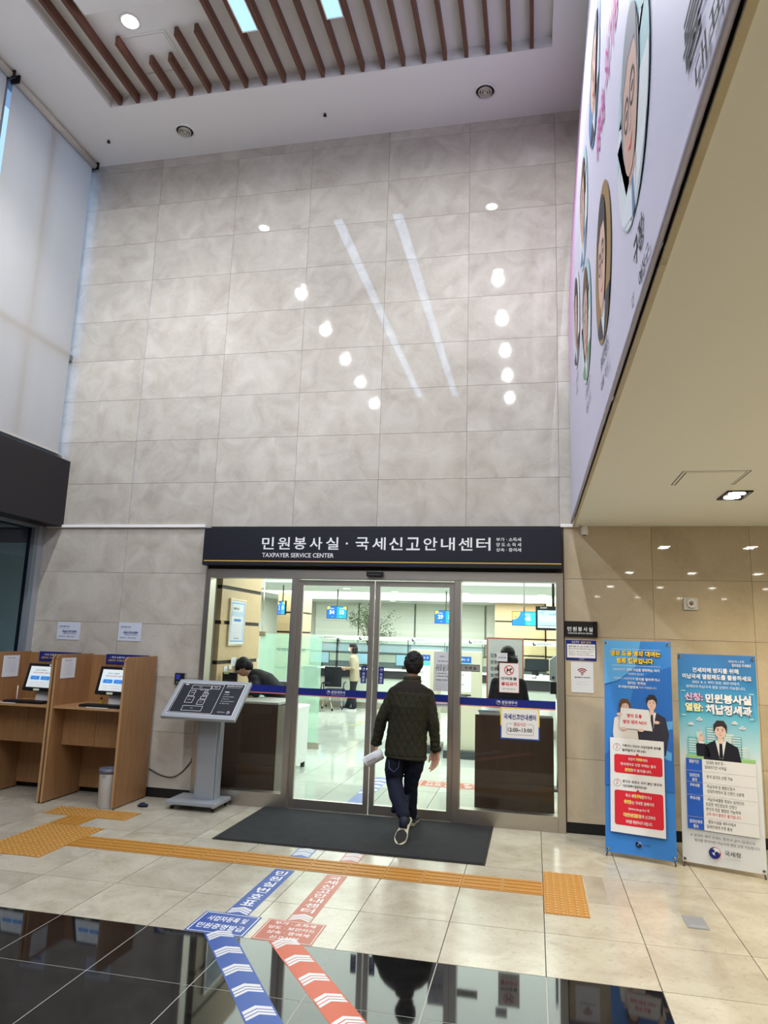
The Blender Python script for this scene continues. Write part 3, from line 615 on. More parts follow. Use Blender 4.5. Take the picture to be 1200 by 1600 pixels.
part('hem', bn, lambda b: b.tube([(.118, -.12, 3.085), (.118, -14.7, 3.085)], .012, BANM, 8))
class BPrint(Print):
    def P(s, x, y, k): return (bx(y) - .0045 - .0009 * k, -x, y)
SK = [flat('skin_print_a', (.62, .40, .32), .6), flat('skin_print_b', (.52, .34, .28), .6), flat('skin_print_c', (.70, .50, .42), .6)]
HR = [flat('hair_print_grey', (.22, .22, .26), .6), flat('hair_print_black', (.03, .025, .03), .6), flat('hair_print_brown', (.12, .06, .03), .6)]
BGP = [flat('portrait_teal', (.35, .52, .56), .6), flat('portrait_brown', (.28, .17, .06), .6), flat('portrait_pale', (.62, .66, .70), .6), flat('portrait_blue', (.10, .20, .38), .6), flat('portrait_green', (.16, .30, .16), .6)]
MAG = flat('magenta_print', (.55, .02, .28), .5); SHIRT = flat('shirt_print', (.66, .70, .76), .6); DKP = flat('dark_print', (.03, .03, .05), .6)
def clipd(pts, cx, cy, r):
    out = []
    for x, y in pts:
        d = math.hypot(x - cx, y - cy); out.append((x, y) if d <= r else (cx + (x - cx) * r / d, cy + (y - cy) * r / d))
    return out
def ell(cx, cy, rx, ry, n=26): return [(cx + rx * math.cos(2 * PI * i / n), cy + ry * math.sin(2 * PI * i / n)) for i in range(n)]
def portrait(cx, cy, r, sk, hr, bg, cl, glasses=False, tie=None):
    P = BPrint((0, 0, 0), (0, -1, 0), (0, 0, 1)); C0 = (cx, cy, r * .985); cl_ = lambda p: clipd(p, *C0)
    P.poly(ell(cx, cy, r, r, 36), bg, 0)
    P.poly(cl_([(cx + a, cy + r * .35 + .03 * math.sin(a * 30)) for a in [r * (-1 + .1 * i) for i in range(21)]] + ell(cx, cy, r, r, 40)[20:]), BGP[2] if bg != BGP[2] else BGP[0], 1) if bg == BGP[0] else None
    R0 = r; r = r * 1.32; cy -= .04
    P.poly(cl_([(cx - r * .95, cy - r), (cx - r * .8, cy - r * .55), (cx - r * .3, cy - r * .35), (cx + r * .3, cy - r * .35), (cx + r * .8, cy - r * .55), (cx + r * .95, cy - r), (cx, cy - r)]), cl, 2)
    P.poly(cl_([(cx - r * .2, cy - r * .38), (cx + r * .2, cy - r * .38), (cx, cy - r * .85)]), SHIRT, 3)
    if tie: P.poly(cl_([(cx - r * .04, cy - r * .42), (cx + r * .04, cy - r * .42), (cx + r * .06, cy - r * .8), (cx - r * .06, cy - r * .8)]), tie, 4)
    P.poly([(cx - r * .14, cy - r * .42), (cx + r * .14, cy - r * .42), (cx + r * .15, cy - r * .1), (cx - r * .15, cy - r * .1)], sk, 4)
    P.poly(cl_(ell(cx, cy + r * .24, r * .43, r * .52)), hr, 5); P.poly(ell(cx, cy + r * .10, r * .34, r * .46), sk, 6)
    P.poly(cl_([(cx - r * .37, cy + r * .12), (cx - r * .38, cy + r * .5), (cx, cy + r * .72), (cx + r * .38, cy + r * .5), (cx + r * .37, cy + r * .12), (cx + r * .29, cy + r * .38), (cx, cy + r * .46), (cx - r * .29, cy + r * .38)]), hr, 7)
    for s_ in (-1, 1):
        ex = cx + s_ * r * .14; P.rect(ex - r * .07, cy + r * .22, ex + r * .07, cy + r * .25, hr, 7); P.poly(ell(ex, cy + r * .14, r * .05, r * .022, 12), DKP, 7)
        if glasses: P.arc(ex, cy + r * .14, r * .095, r * .115, 0, 2 * PI, DKP, 8)
    P.poly([(cx - r * .03, cy + r * .1), (cx + r * .03, cy + r * .1), (cx + r * .055, cy - r * .06), (cx - r * .055, cy - r * .06)], SK[1], 7)
    P.poly([(cx - r * .12, cy - r * .14), (cx, cy - r * .17), (cx + r * .12, cy - r * .14), (cx, cy - r * .21)], REDP, 7)
    o = P.build('portrait', bn); return o
portrait(5.03, 3.93, .455, SK[1], HR[0], BGP[0], SHIRT, True, BGP[3]); portrait(3.82, 3.94, .44, SK[0], HR[1], BGP[1], DKP, True)
portrait(2.57, 4.18, .455, SK[1], HR[2], BGP[0], BGP[4]); portrait(1.50, 4.70, .43, SK[1], HR[1], BGP[2], DKP)
portrait(2.50, 5.14, .45, SK[1], HR[2], BGP[0], BGP[3]); portrait(3.57, 5.40, .43, SK[0], HR[1], BGP[3], DKP)
portrait(6.28, 3.90, .45, SK[2], HR[1], BGP[3], DKP); portrait(4.68, 5.50, .43, SK[2], HR[1], BGP[1], DKP); portrait(7.4, 4.4, .45, SK[0], HR[1], BGP[0], DKP)
P = BPrint((0, 0, 0), (0, -1, 0), (0, 0, 1))
P.txt('사랑나눔', 3.64, 4.66, 4.12, 4.90, MAG, 1, .02); P.txt('의기쁨', 4.18, 4.70, 4.75, 4.95, MAG, 1, .02)
P.txt('룸비서', 5.93, 3.27, 6.50, 3.42, INK, 1, .02); P.txt('대표 안승', 6.04, 3.14, 6.62, 3.22, INK, 1, .01)
P.txt('규장', 4.97, 3.26, 5.22, 3.38, INK, 1, .02); P.txt('대표 여진구', 4.90, 3.13, 5.32, 3.20, INK, 1, .01)
P.txt('뷰티컨텐츠', 3.60, 3.38, 3.98, 3.47, INK, 1, .01); P.txt('대표 이사', 3.60, 3.26, 3.98, 3.33, INK, 1)
P.txt('드림하우스', 2.42, 3.62, 2.84, 3.70, INK, 1); P.txt('대표 이사', 2.45, 3.50, 2.84, 3.57, INK, 1); P.txt('나무공방', 1.3, 4.13, 1.62, 4.20, INK, 1); P.txt('대표', 1.35, 4.04, 1.52, 4.09, INK, 1)
P.build('lettering', bn)
for z in (4.1, 4.75, 5.4, 5.8, 6.5, 7.3): part('tie', bn, lambda b: b.tube([(bx(z), -.12, z), (bx(z) + .05, -.06, z + .01), (.30, -.05, z)], .005, WHT, 5))

# ---------------------------------------------------------------- map stand left of the entrance
ms = thing('map_stand', (-3.74, -.25, 0), 'grey metal floor map stand on castors left of the entrance', 'sign stand')
part('base', ms, lambda b: b.box(-4.06, -3.49, -.48, -.075, .055, .095, ALU, .012))
for x, y in ((-4.0, -.42), (-3.54, -.42), (-4.0, -.11), (-3.54, -.11)):
    c = part('caster', ms, lambda b: (b.box(x - .012, x + .012, y - .02, y + .02, .035, .056, CHROME, .003),))
    part('wheel', c, lambda b: b.lathe([(.024, -.010), (.026, 0), (.024, .010)], (x, y, .0265), RUB, 16, 'X'))
part('post', ms, lambda b: (b.box(-3.80, -3.60, -.32, -.16, .095, 1.08, ALU, .006), b.box(-3.825, -3.80, -.30, -.20, .095, 1.02, ALU, .004), b.box(-3.60, -3.575, -.29, -.19, .095, 1.06, ALU, .004)))
ang = math.atan2(.36, .40); MT = Matrix.Translation((-3.735, -.52, .915)) @ Matrix.Rotation(ang, 4, 'X')
part('panel', ms, lambda b: b.box(-.425, .425, 0, .54, 0, .045, ALU, .010, MT))
MP = Print(MT @ Vector((-.425, 0, .045)), (1, 0, 0), (0, math.cos(ang), math.sin(ang)))
MP.rect(.05, .045, .80, .495, WHT, 0); MP.rect(.056, .051, .794, .489, DARKP, 1)
def mr(x0, y0, x1, y1): MP.frame(x0, y0, x1, y1, .004, LETW, 2)
mr(.07, .06, .56, .48); mr(.19, .40, .42, .455); mr(.42, .41, .52, .455); mr(.19, .20, .28, .29); mr(.19, .30, .26, .38); mr(.34, .18, .42, .25); mr(.35, .26, .42, .30); mr(.36, .31, .42, .35); mr(.20, .09, .43, .16); mr(.36, .36, .40, .39)
MP.rect(.10, .455, .14, .465, LETW, 2)
for i, (x, y, s_) in enumerate(((.27, .425, '민원실'), (.45, .43, '상담실'), (.21, .24, '회의실'), (.36, .21, '창구'), (.29, .12, '로비'), (.30, .385, '출입구'), (.37, .325, '계단'), (.21, .34, '화장실'))): MP.ctxt(s_, x + .02, y, .013, LETW, 2, .0)
MP.txt('분당세무서 청사안내', .59, .455, .77, .475, LETW, 2, .02); MP.txt('점자와 음성으로 안내해 드립니다', .59, .435, .76, .445, LETW, 2)
MP.rect(.60, .37, .65, .382, LETW, 2)
for k, s_ in enumerate(('1층  민원봉사실', '2층  부가가치세과 재산세과', '3층  법인세과 조사과', '4층  소득세과 체납징세과', '5층  대강당 구내식당')): MP.txt(s_, .60, .335 - .032 * k, .66 + .022 * ((k * 3) % 5), .348 - .032 * k, LETW, 2)
MP.txt('분당세무서', .62, .085, .70, .10, LETW, 2); MP.disc(.74, .092, .018, LETW, 2); emblem(MP, .74, .092, .015, 3, LETW); MP.build('map_print', ms)

# ---------------------------------------------------------------- oak booths with monitors
def booth(x0, x1, lab):
    t = thing('oak_booth', ((x0 + x1) / 2, -.38, 0), lab, 'booth', 'oak laminate booths along the left wall'); yf, yk, zt = -.68, -.04, 1.545
    def side(b, xa, xb):
        pr = [(yk, .012), (yf, .012), (yf, zt - .06)] + [(yf + .06 - .06 * math.cos(a * PI / 10), zt - .06 + .06 * math.sin(a * PI / 10)) for a in range(1, 6)] + [(yk, zt)]
        b.prism(pr, xa, xb, OAK, 'X')
        b.box(xa, xb, yf - .002, yf, .012, zt - .06, OAKE)
    part('side_panel', t, lambda b: side(b, x0, x0 + .025)); part('side_panel', t, lambda b: side(b, x1 - .025, x1))
    part('back_panel', t, lambda b: b.box(x0 + .025, x1 - .025, yk - .02, yk, .06, zt - .01, OAK))
    part('desktop', t, lambda b: (b.box(x0 + .025, x1 - .025, yf + .02, yk - .02, .975, 1.0, OAK), b.box(x0 + .025, x1 - .025, yf + .017, yf + .02, .975, 1.0, OAKE)))
    m = (x0 + x1) / 2
    part('cabinet', t, lambda b: b.box(x0 + .025, x1 - .025, yf + .24, yk - .02, .575, .975, OAK))
    for a, c in ((x0 + .027, m - .002), (m + .002, x1 - .027)): part('door', t, lambda b: b.box(a, c, yf + .218, yf + .238, .572, .968, OAK, .002))
    for xx in (x0 + .012, x1 - .012):
        for yy in (yf + .03, yk - .03): part('foot', t, lambda b: b.lathe([(.01, 0), (.01, .012)], (xx, yy, 0), BLK, 10))
    return t
booth(-5.385, -4.53, 'oak booth with screen and a white bin under it, nearest the map stand'); booth(-6.215, -5.405, 'oak booth cut by the left frame edge beside the window')
def monitor(cx, lab):
    t = thing('monitor', (cx, -.30, 1.0), lab, 'monitor', 'touch monitors in the oak booths')
    M = Matrix.Translation((cx - .02, -.44, 1.12)) @ Matrix.Rotation(math.radians(-5), 4, 'Z') @ Matrix.Rotation(math.radians(-14), 4, 'X')
    part('bezel', t, lambda b: b.box(-.215, .215, -.02, .02, 0, .31, BLK, .012, M))
    part('stand', t, lambda b: (b.box(-.08, .08, .0, .05, -.10, .08, WHT, .01, Matrix.Translation((cx, -.40, 1.11))), b.box(cx - .10, cx + .10, -.40, -.18, 1.0, 1.014, WHT, .004)))
    Q = Print(M @ Vector((-.215, -.0205, 0)), M.to_3x3() @ Vector((1, 0, 0)), M.to_3x3() @ Vector((0, 0, 1)))
    Q.rect(.045, .04, .385, .275, SCRW, 0); Q.rect(.045, .262, .385, .275, flat('screen_grey', (.6, .6, .65), .3, .6), 1)
    Q.txt('전자신고 국세납부', .12, .225, .27, .24, flat('screen_ink', (.05, .05, .1), .4), 1, .01); Q.txt('신용카드로 납부할 수 있습니다', .09, .195, .33, .212, REDP, 1, .01)
    Q.rect(.06, .12, .37, .175, flat('screen_pale_blue', (.45, .62, .80), .3, .5), 1)
    for a in (.08, .22): Q.rrect(a, .125, a + .12, .165, .008, flat('screen_blue', (.03, .20, .60), .3, .5), 2); Q.txt('국세납부', a + .03, .138, a + .09, .15, LETW, 3)
    for k in range(3): Q.txt('ㆍ카드를 넣고 순서대로 진행하세요', .07, .09 - .024 * k, .28 + .03 * (k % 2), .10 - .024 * k, CORAL, 1)
    Q.build('screen', t)
    Q = Print(M @ Vector((-.215, -.0205, 0)), M.to_3x3() @ Vector((1, 0, 0)), M.to_3x3() @ Vector((0, 0, 1)))
    Q.rect(.16, .004, .24, .026, flat('pale_yellow_label', (.62, .66, .45), .6), 0); Q.rect(.29, .285, .40, .303, PAPER, 0); Q.txt('안내화면', .31, .289, .38, .299, INK, 1); Q.build('sticker', t)
    return t
SCRW = flat('screen_white', (.62, .70, .72), .3, .45)
monitor(-4.80, 'black framed touch monitor showing a pale page in the right booth'); monitor(-5.72, 'black framed touch monitor in the booth beside the window')
def keyboard(cx, lab):
    t = thing('keyboard', (cx, -.55, 1.0), lab, 'keyboard', 'keyboards in the oak booths'); part('case', t, lambda b: b.box(cx - .24, cx + .24, -.62, -.46, 1.001, 1.022, BLK, .005))
    def keys(b):
        for r in range(5):
            for c in range(17): b.box(cx - .232 + .0272 * c, cx - .208 + .0272 * c, -.612 + .029 * r, -.587 + .029 * r, 1.022, 1.028, BLK)
    part('keys', t, keys)
keyboard(-4.85, 'black keyboard on the desktop of the right booth'); keyboard(-5.80, 'black keyboard on the desktop of the window booth')
b = MB(); b.box(-5.12, -4.93, -.60, -.42, 1.0005, 1.003, PAPER, M=None); tag(b.build('paper_sheet'), 'white paper sheet left of the keyboard in the right booth', 'paper')
b = MB(); b.box(-6.06, -5.86, -.655, -.63, 1.0005, 1.004, PAPER); tag(b.build('paper_sheet'), 'white paper edge in front of the keyboard in the window booth', 'paper')
b = MB(); b.box(-4.98, -4.72, -.655, -.63, 1.0005, 1.004, PAPER); tag(b.build('paper_sheet'), 'white paper edge in front of the keyboard in the right booth', 'paper')
t = thing('glue_bottle', (-5.03, -.30, 1.0), 'small yellow bottle with dark cap on the right booth desktop', 'bottle')
part('body', t, lambda b: b.lathe([(.02, 0), (.024, .01), (.024, .04), (.012, .055)], (-5.03, -.30, 1.0), YEL, 14)); part('cap', t, lambda b: b.lathe([(.010, .055), (.008, .08)], (-5.03, -.30, 1.0), BLK, 10))
t = thing('pen_holder', (-6.02, -.42, 1.0), 'slim cream pen stand with pen on the window booth desktop', 'pen stand')
part('base', t, lambda b: b.box(-6.05, -5.99, -.45, -.39, 1.0, 1.012, flat('cream_plastic', (.7, .62, .45), .5), .004)); part('pen', t, lambda b: b.tube([(-6.02, -.42, 1.01), (-6.03, -.41, 1.17)], [.006, .004], WHT, 8))
def boothsign(x0, x1, lab):
    def f(P, w_, h_):
        P.txt('- 국세 신용카드 납부시 수수료 안내', .05, h_ * .58, w_ - .04, h_ * .80, LETW, 0, .01); P.txt('신용카드 수수료 0.8%,  체크카드 0.5%', .03, h_ * .26, w_ - .10, h_ * .48, YEL, 0, .01); P.txt('분당세무서장', w_ * .5, .008, w_ * .75, .018, LETW, 0)
    notice('booth_sign', x0, x1, 1.435, 1.548, -.068, lab, 'sign', f, NAVYP, grp='navy strips on the booth backs')
NAVYP = flat('navy_card', (.010, .018, .16), .5)
boothsign(-5.17, -4.62, 'navy information strip on the back panel of the right booth'); boothsign(-6.06, -5.50, 'navy information strip on the back panel of the window booth')
def sideposter(x, y0, y1, z0, z1, lab):
    t = thing('paper_notice', (x, (y0 + y1) / 2, z0), lab, 'notice', 'white notices on the booth sides'); part('sheet', t, lambda b: b.box(x, x + .002, y0, y1, z0, z1, PAPER))
    Q = Print((x + .002, y0, z0), (0, 1, 0), (0, 0, 1)); W, Hh = y1 - y0, z1 - z0; Q.txt('이용 안내', .05, Hh - .035, W - .08, Hh - .02, INK, 0, .01)
    for k in range(8): Q.txt('신고서 작성 및 제출 방법 안내', .03, Hh - .06 - .018 * k, W - .04 - .02 * (k % 3), Hh - .052 - .018 * k, LINEG, 0)
    Q.build('print', t)
sideposter(-5.358, -.61, -.36, 1.285, 1.505, 'white paper notice on the left inner side of the right booth'); sideposter(-6.188, -.50, -.24, 1.26, 1.50, 'white paper notice inside the window booth near the frame edge')
# bin with black bag
t = thing('waste_bin', (-4.66, -.66, 0), 'tall white waste bin with dark liner under the right booth', 'bin')
cx, cy = -4.665, -.585
part('body', t, lambda b: b.lathe([(.082, 0), (.088, .01), (.098, .36), (.102, .375), (.094, .375), (.085, .02)], (cx, cy, 0), flat('bin_white', (.55, .56, .56), .4), 28))
part('liner', t, lambda b: b.lathe([(.104, .345), (.108, .37), (.10, .395), (.085, .385), (.06, .33), (.02, .32)], (cx, cy, 0), flat('bin_liner', (.12, .13, .17), .35), 18))
Q = Print((cx - .02, cy - .098, .31), (1, 0, 0), (0, 0, 1)); Q.rect(0, 0, .04, .02, GREYP, 0); Q.txt('휴지통', .006, .005, .034, .015, LETW, 1); Q.build('label_print', t)
def rag():
    b = MB(); n = 16
    for q in range(4):
        x, y = -4.32 + .035 * (q % 2) - .02, -.45 + .02 * (q // 2); b.sph((x, y, .014 + .006 * (q % 3)), (.045, .03, .014), flat('navy_cloth', (.015, .022, .05), .9), 10, Matrix.Translation((x, y, 0)) @ Matrix.Rotation(q * .8, 4, 'Z') @ Matrix.Translation((-x, -y, 0)))
    return b.build('cloth_rag')
tag(rag(), 'small crumpled dark blue rag on the floor between booth and stand', 'cloth')

# ---------------------------------------------------------------- floor mat, tactile paving, floor stickers
MATM = cloth('mat_pile', (.018, .019, .022), (.05, .052, .056), 160, .95, .6)
t = thing('floor_mat', (-1.89, -.66, 0), 'large charcoal entrance mat on the floor before the doors', 'mat')
part('pile', t, lambda b: b.box(-3.10, -.70, -1.29, -.035, .001, .012, MATM, .003)); part('border', t, lambda b: (b.box(-3.125, -.68, -1.31, -1.29, .001, .007, RUB), b.box(-3.125, -.68, -.035, -.02, .001, .007, RUB), b.box(-3.125, -3.10, -1.29, -.035, .001, .007, RUB), b.box(-.70, -.68, -1.29, -.035, .001, .007, RUB)))
TACT = flat('tactile_yellow', (.40, .19, .035), .5); TACD = flat('tactile_dot_worn', (.50, .30, .11), .45)
def mk_dot(par, s=.306):
    b = MB(); b.box(-s / 2 + .001, s / 2 - .001, -s / 2 + .001, s / 2 - .001, .0005, .004, TACT)
    for i in range(6):
        for j in range(6): b.lathe([(.014, .004), (.011, .008), (.004, .0095)], ((i - 2.5) * s / 6, (j - 2.5) * s / 6, 0), TACD, 8)
    o = b.build('tile', origin=(0, 0, 0)); return o
def mk_bar(par, s=.306):
    b = MB(); b.box(-s / 2 + .001, s / 2 - .001, -s / 2 + .001, s / 2 - .001, .0005, .004, TACT)
    for j in range(4): b.box(-s / 2 + .012, s / 2 - .012, (j - 1.5) * s / 4 - .013, (j - 1.5) * s / 4 + .013, .004, .0085, TACT, .002)
    return b.build('tile', origin=(0, 0, 0))
_dot, _bar = mk_dot(None), mk_bar(None); dme, bme = _dot.data, _bar.data
bpy.data.objects.remove(_dot); bpy.data.objects.remove(_bar)
def tt(par, me, x, y, rot=0):
    o = bpy.data.objects.new('tile', me); COL.objects.link(o); o.parent = par; o.location = Vector((x, y, 0)) - wloc(par); o.rotation_euler = (0, 0, rot)
ta = thing('tactile_paving', (-4.6, -1.5, 0), 'yellow dotted tactile paving blocks before the oak booths', 'tactile paving')
for k in range(3): tt(ta, dme, -4.95 + .306 * k, -.855)
tt(ta, bme, -4.645, -1.16, PI / 2)
for i in range(2):
    for j in range(3): tt(ta, dme, -4.655 + .306 * i, -1.47 - .306 * j)
tb = thing('tactile_paving', (-2.2, -1.74, 0), 'long ochre tactile guide strip crossing the floor before the mat', 'tactile paving')
for k in range(13): tt(tb, bme, -4.05 + .3069 * k, -1.735)
tc_ = thing('tactile_paving', (-.05, -1.78, 0), 'orange dotted tactile block at the right end of the guide strip', 'tactile paving')
for k in range(3): tt(tc_, dme, -.058, -1.47 - .306 * k)
t = thing('floor_box', (.79, -2.1, 0), 'small square grey metal floor outlet cover in the limestone floor', 'floor outlet')
part('lid', t, lambda b: b.box(.722, .86, -2.212, -1.987, .0003, .003, flat('floor_box_grey', (.25, .27, .30), .35), .001)); part('flap', t, lambda b: b.box(.74, .842, -2.205, -2.15, .003, .0045, flat('floor_box_grey2', (.30, .32, .35), .35)))
BLS = flat('floor_blue', (.02, .065, .30), .35); RDS = flat('floor_coral', (.40, .10, .06), .35); RDS2 = flat('floor_orange', (.46, .065, .02), .35); STW = flat('sticker_white', (.58, .59, .62), .35)
def strip(name, lab, m, a, d, L, W, paint, grp=None, z=.0):
    u = Vector((d[1], -d[0], 0)); P = Print((a[0], a[1], z), u, (d[0], d[1], 0), .0006, .0006); P.rect(0, 0, W, L, m, 0); paint(P, W, L); return tag(P.mb.build(name, fix=False), lab, 'floor sticker', grp)
def chevron(P, W, y, h, t_, m, k=1):
    P.poly([(0.01, y), (W / 2, y + h), (W / 2, y + h + t_), (0.01, y + t_)], m, k); P.poly([(W / 2, y + h), (W - .01, y), (W - .01, y + t_), (W / 2, y + h + t_)], m, k)
def chev3(P, W, y, m=STW):
    chevron(P, W, y, .04, .022, m); chevron(P, W, y + .030, .04, .022, m); chevron(P, W, y + .060, .04, .030, m)
def stacked(P, W, L, s_, y1, y0):
    h = (y1 - y0) / len(s_)
    for i, ch in enumerate(s_): P.txt(ch, W * .22, y1 - h * (i + .9), W * .78, y1 - h * (i + .12), LETW, 1, .01)
for x, m, s_, cl in ((-2.295, BLS, '민원실번호표', 'blue'), (-1.865, RDS, '국세신고안내센터', 'coral')):
    strip('floor_arrow', cl + ' and white arrow sticker between the mat and guide strip', m, (x, -1.575), (0, 1), .25, .165, lambda P, W, L: (chev3(P, W, .03), chev3(P, W, .14)))
    strip('floor_arrow', cl + ' floor strip with Korean lettering below the guide strip', m, (x, -2.865), (0, 1), .955, .165, lambda P, W, L: (chev3(P, W, .005), stacked(P, W, L, s_, .93, .15)))
P = Print((-2.425, -3.19, 0), (1, 0, 0), (0, 1, 0), .0006, .0009); P.rect(0, 0, .395, .325, BLS, 0); P.frame(.012, .012, .383, .313, .006, LETW, 1); P.txt('사업자등록 및', .06, .185, .33, .265, LETW, 1, .01); P.txt('민원증명발급', .04, .065, .355, .145, LETW, 1, .01)
tag(P.mb.build('floor_sticker', fix=False), 'blue rectangular floor sign with white Korean lettering at the black border', 'floor sticker')
P = Print((-1.98, -3.19, 0), (1, 0, 0), (0, 1, 0), .0006, .0009); P.rect(0, 0, .39, .325, RDS, 0); P.frame(.010, .010, .380, .315, .004, LETW, 1)
for k, s_ in enumerate(('부가 · 소득세', '양도 · 보안카드', '상속 · 증여세', '신고상담')): P.ctxt(s_, .195, .25 - .072 * k, .048, LETW, 1, .01, .31)
tag(P.mb.build('floor_sticker', fix=False), 'coral rectangular floor sign with white Korean lettering at the black border', 'floor sticker')
def diag(P, W, L):
    y = L - .13
    while y > .05: chev3(P, W, y); y -= .243
d = Vector((.654, -.905)).normalized()
strip('floor_arrow', 'blue strip of white chevrons crossing the black granite diagonally', BLS, (-2.29 + d.x * 2.4, -3.19 + d.y * 2.4), (-d.x, -d.y), 2.4, .172, diag)
d = Vector((.612, -.79)).normalized()
strip('floor_arrow', 'orange strip of white chevrons crossing the black granite diagonally', RDS2, (-1.865 + d.x * 2.4, -3.19 + d.y * 2.4), (-d.x, -d.y), 2.4, .172, diag)

# ---------------------------------------------------------------- the two standing banners
def xbanner(name, bl, br, tl, tr, lab, paint, m):
    bl, br, tl, tr = map(Vector, (bl, br, tl, tr)); u = (br - bl).normalized(); v = ((tl - bl) + (tr - br)) / 2; v = (v - u * v.dot(u)); hgt = v.length; v.normalize(); n = u.cross(v); wd = (br - bl).length
    t = thing(name, ((bl.x + br.x) / 2, (bl.y + br.y) / 2, 0), lab, 'banner'); o = (bl + br) / 2 - u * wd / 2
    pt_ = lambda x, y, z=0: o + u * x + v * y + n * z
    b = MB(); N = 10; vs = [tuple(pt_(wd * i / N, hgt * j / N, .006 * math.sin(PI * i / N) * math.sin(PI * j / N))) for j in range(N + 1) for i in range(N + 1)]
    b.add(vs, [(j * 11 + i, j * 11 + i + 1, (j + 1) * 11 + i + 1, (j + 1) * 11 + i) for i in range(N) for j in range(N)], m, None, True); b.build('sheet', t, fix=False)
    ctr = pt_(wd / 2, hgt * .45, -.10)
    for x, y in ((0, 0), (wd, 0), (0, hgt), (wd, hgt)):
        e = pt_(x + (.02 if x == 0 else -.02), y + (.02 if y == 0 else -.02), -.012)
        if y == 0:
            part('leg', t, lambda b: b.tube([ctr, e + Vector((0, 0, -.01)), pt_(x + (.01 if x == 0 else -.01), -.005, .01) - Vector((0, 0, .03))], [.007, .006, .008], flat('banner_leg', (.10, .11, .12), .4), 8))
        else: part('arm', t, lambda b: b.tube([ctr, e], .005, BLK, 6))
        g = part('grommet', t, lambda b: b.tube([pt_(x + (.02 if x == 0 else -.02), y + (.025 if y == 0 else -.025), .006 + .001 * q) for q in (0, 4)], .013, CHROME, 12)); part('hook', g, lambda b: b.tube([pt_(x + (.02 if x == 0 else -.02), y + (.025 if y == 0 else -.025), .0105 + .001 * q) for q in (0, 6)], .007, BLK, 8))
    fb = pt_(wd / 2, 0, -.30); part('leg', t, lambda b: b.tube([ctr, Vector((fb.x, fb.y, .012))], .006, BLK, 8)); part('hub', t, lambda b: b.sph(ctr, .03, BLK, 10))
    P = Print(o, u, v, .0009, .008); paint(P, wd, hgt); P.build('print', t); return t
def figure(P, cx, y0, h, jacket, shirt, sk, hr, k, longhair=False, tie=None, face=True):
    s = h; R = lambda pts, m, q: P.poly([(cx + a * s, y0 + b_ * s) for a, b_ in pts], m, k + q)
    if longhair: R([(-.115, .72), (-.12, .90), (-.07, 1.0), (.05, 1.0), (.10, .90), (.12, .70), (.06, .64), (-.05, .64)], hr, 0)
    R([(-.20, 0), (-.24, .35), (-.21, .62), (-.08, .70), (.08, .70), (.22, .62), (.27, .35), (.21, 0)], jacket, 1)
    R([(-.07, .70), (.07, .70), (.02, .44), (-.02, .44)], shirt, 2)
    if tie: R([(-.018, .66), (.018, .66), (.024, .46), (0, .43), (-.024, .46)], tie, 3)
    R([(-.035, .66), (.035, .66), (.035, .75), (-.035, .75)], sk, 3); P.poly(ell(cx, y0 + .84 * s, .072 * s, .10 * s), sk, k + 4)
    R([(-.085, .82), (-.09, .93), (-.04, 1.0), (.05, 1.0), (.09, .93), (.085, .82), (.06, .89), (.02, .92), (-.05, .90)], hr, 5)
    for q in (-1, 1): P.poly(ell(cx + q * .03 * s, y0 + .85 * s, .012 * s, .006 * s, 8), DKP, k + 5); R([(q * .03 - .016, .872), (q * .03 + .016, .872), (q * .03 + .016, .879), (q * .03 - .016, .879)], hr, 5)
    R([(-.028, .795), (0, .785), (.028, .795), (0, .778)], REDP, 5); R([(-.008, .83), (.008, .83), (.012, .808), (-.012, .808)], SK[1], 5)
BA = flat('banner_blue', (.04, .21, .62), .45); BA2 = flat('banner_light_blue', (.10, .36, .74), .45); BA3 = flat('banner_deep_blue', (.025, .14, .50), .45); RB = flat('banner_red', (.62, .02, .04), .45); BWH = flat('banner_white', (.72, .73, .76), .5)
BLOUSE = flat('ivory_print', (.66, .64, .62), .6)
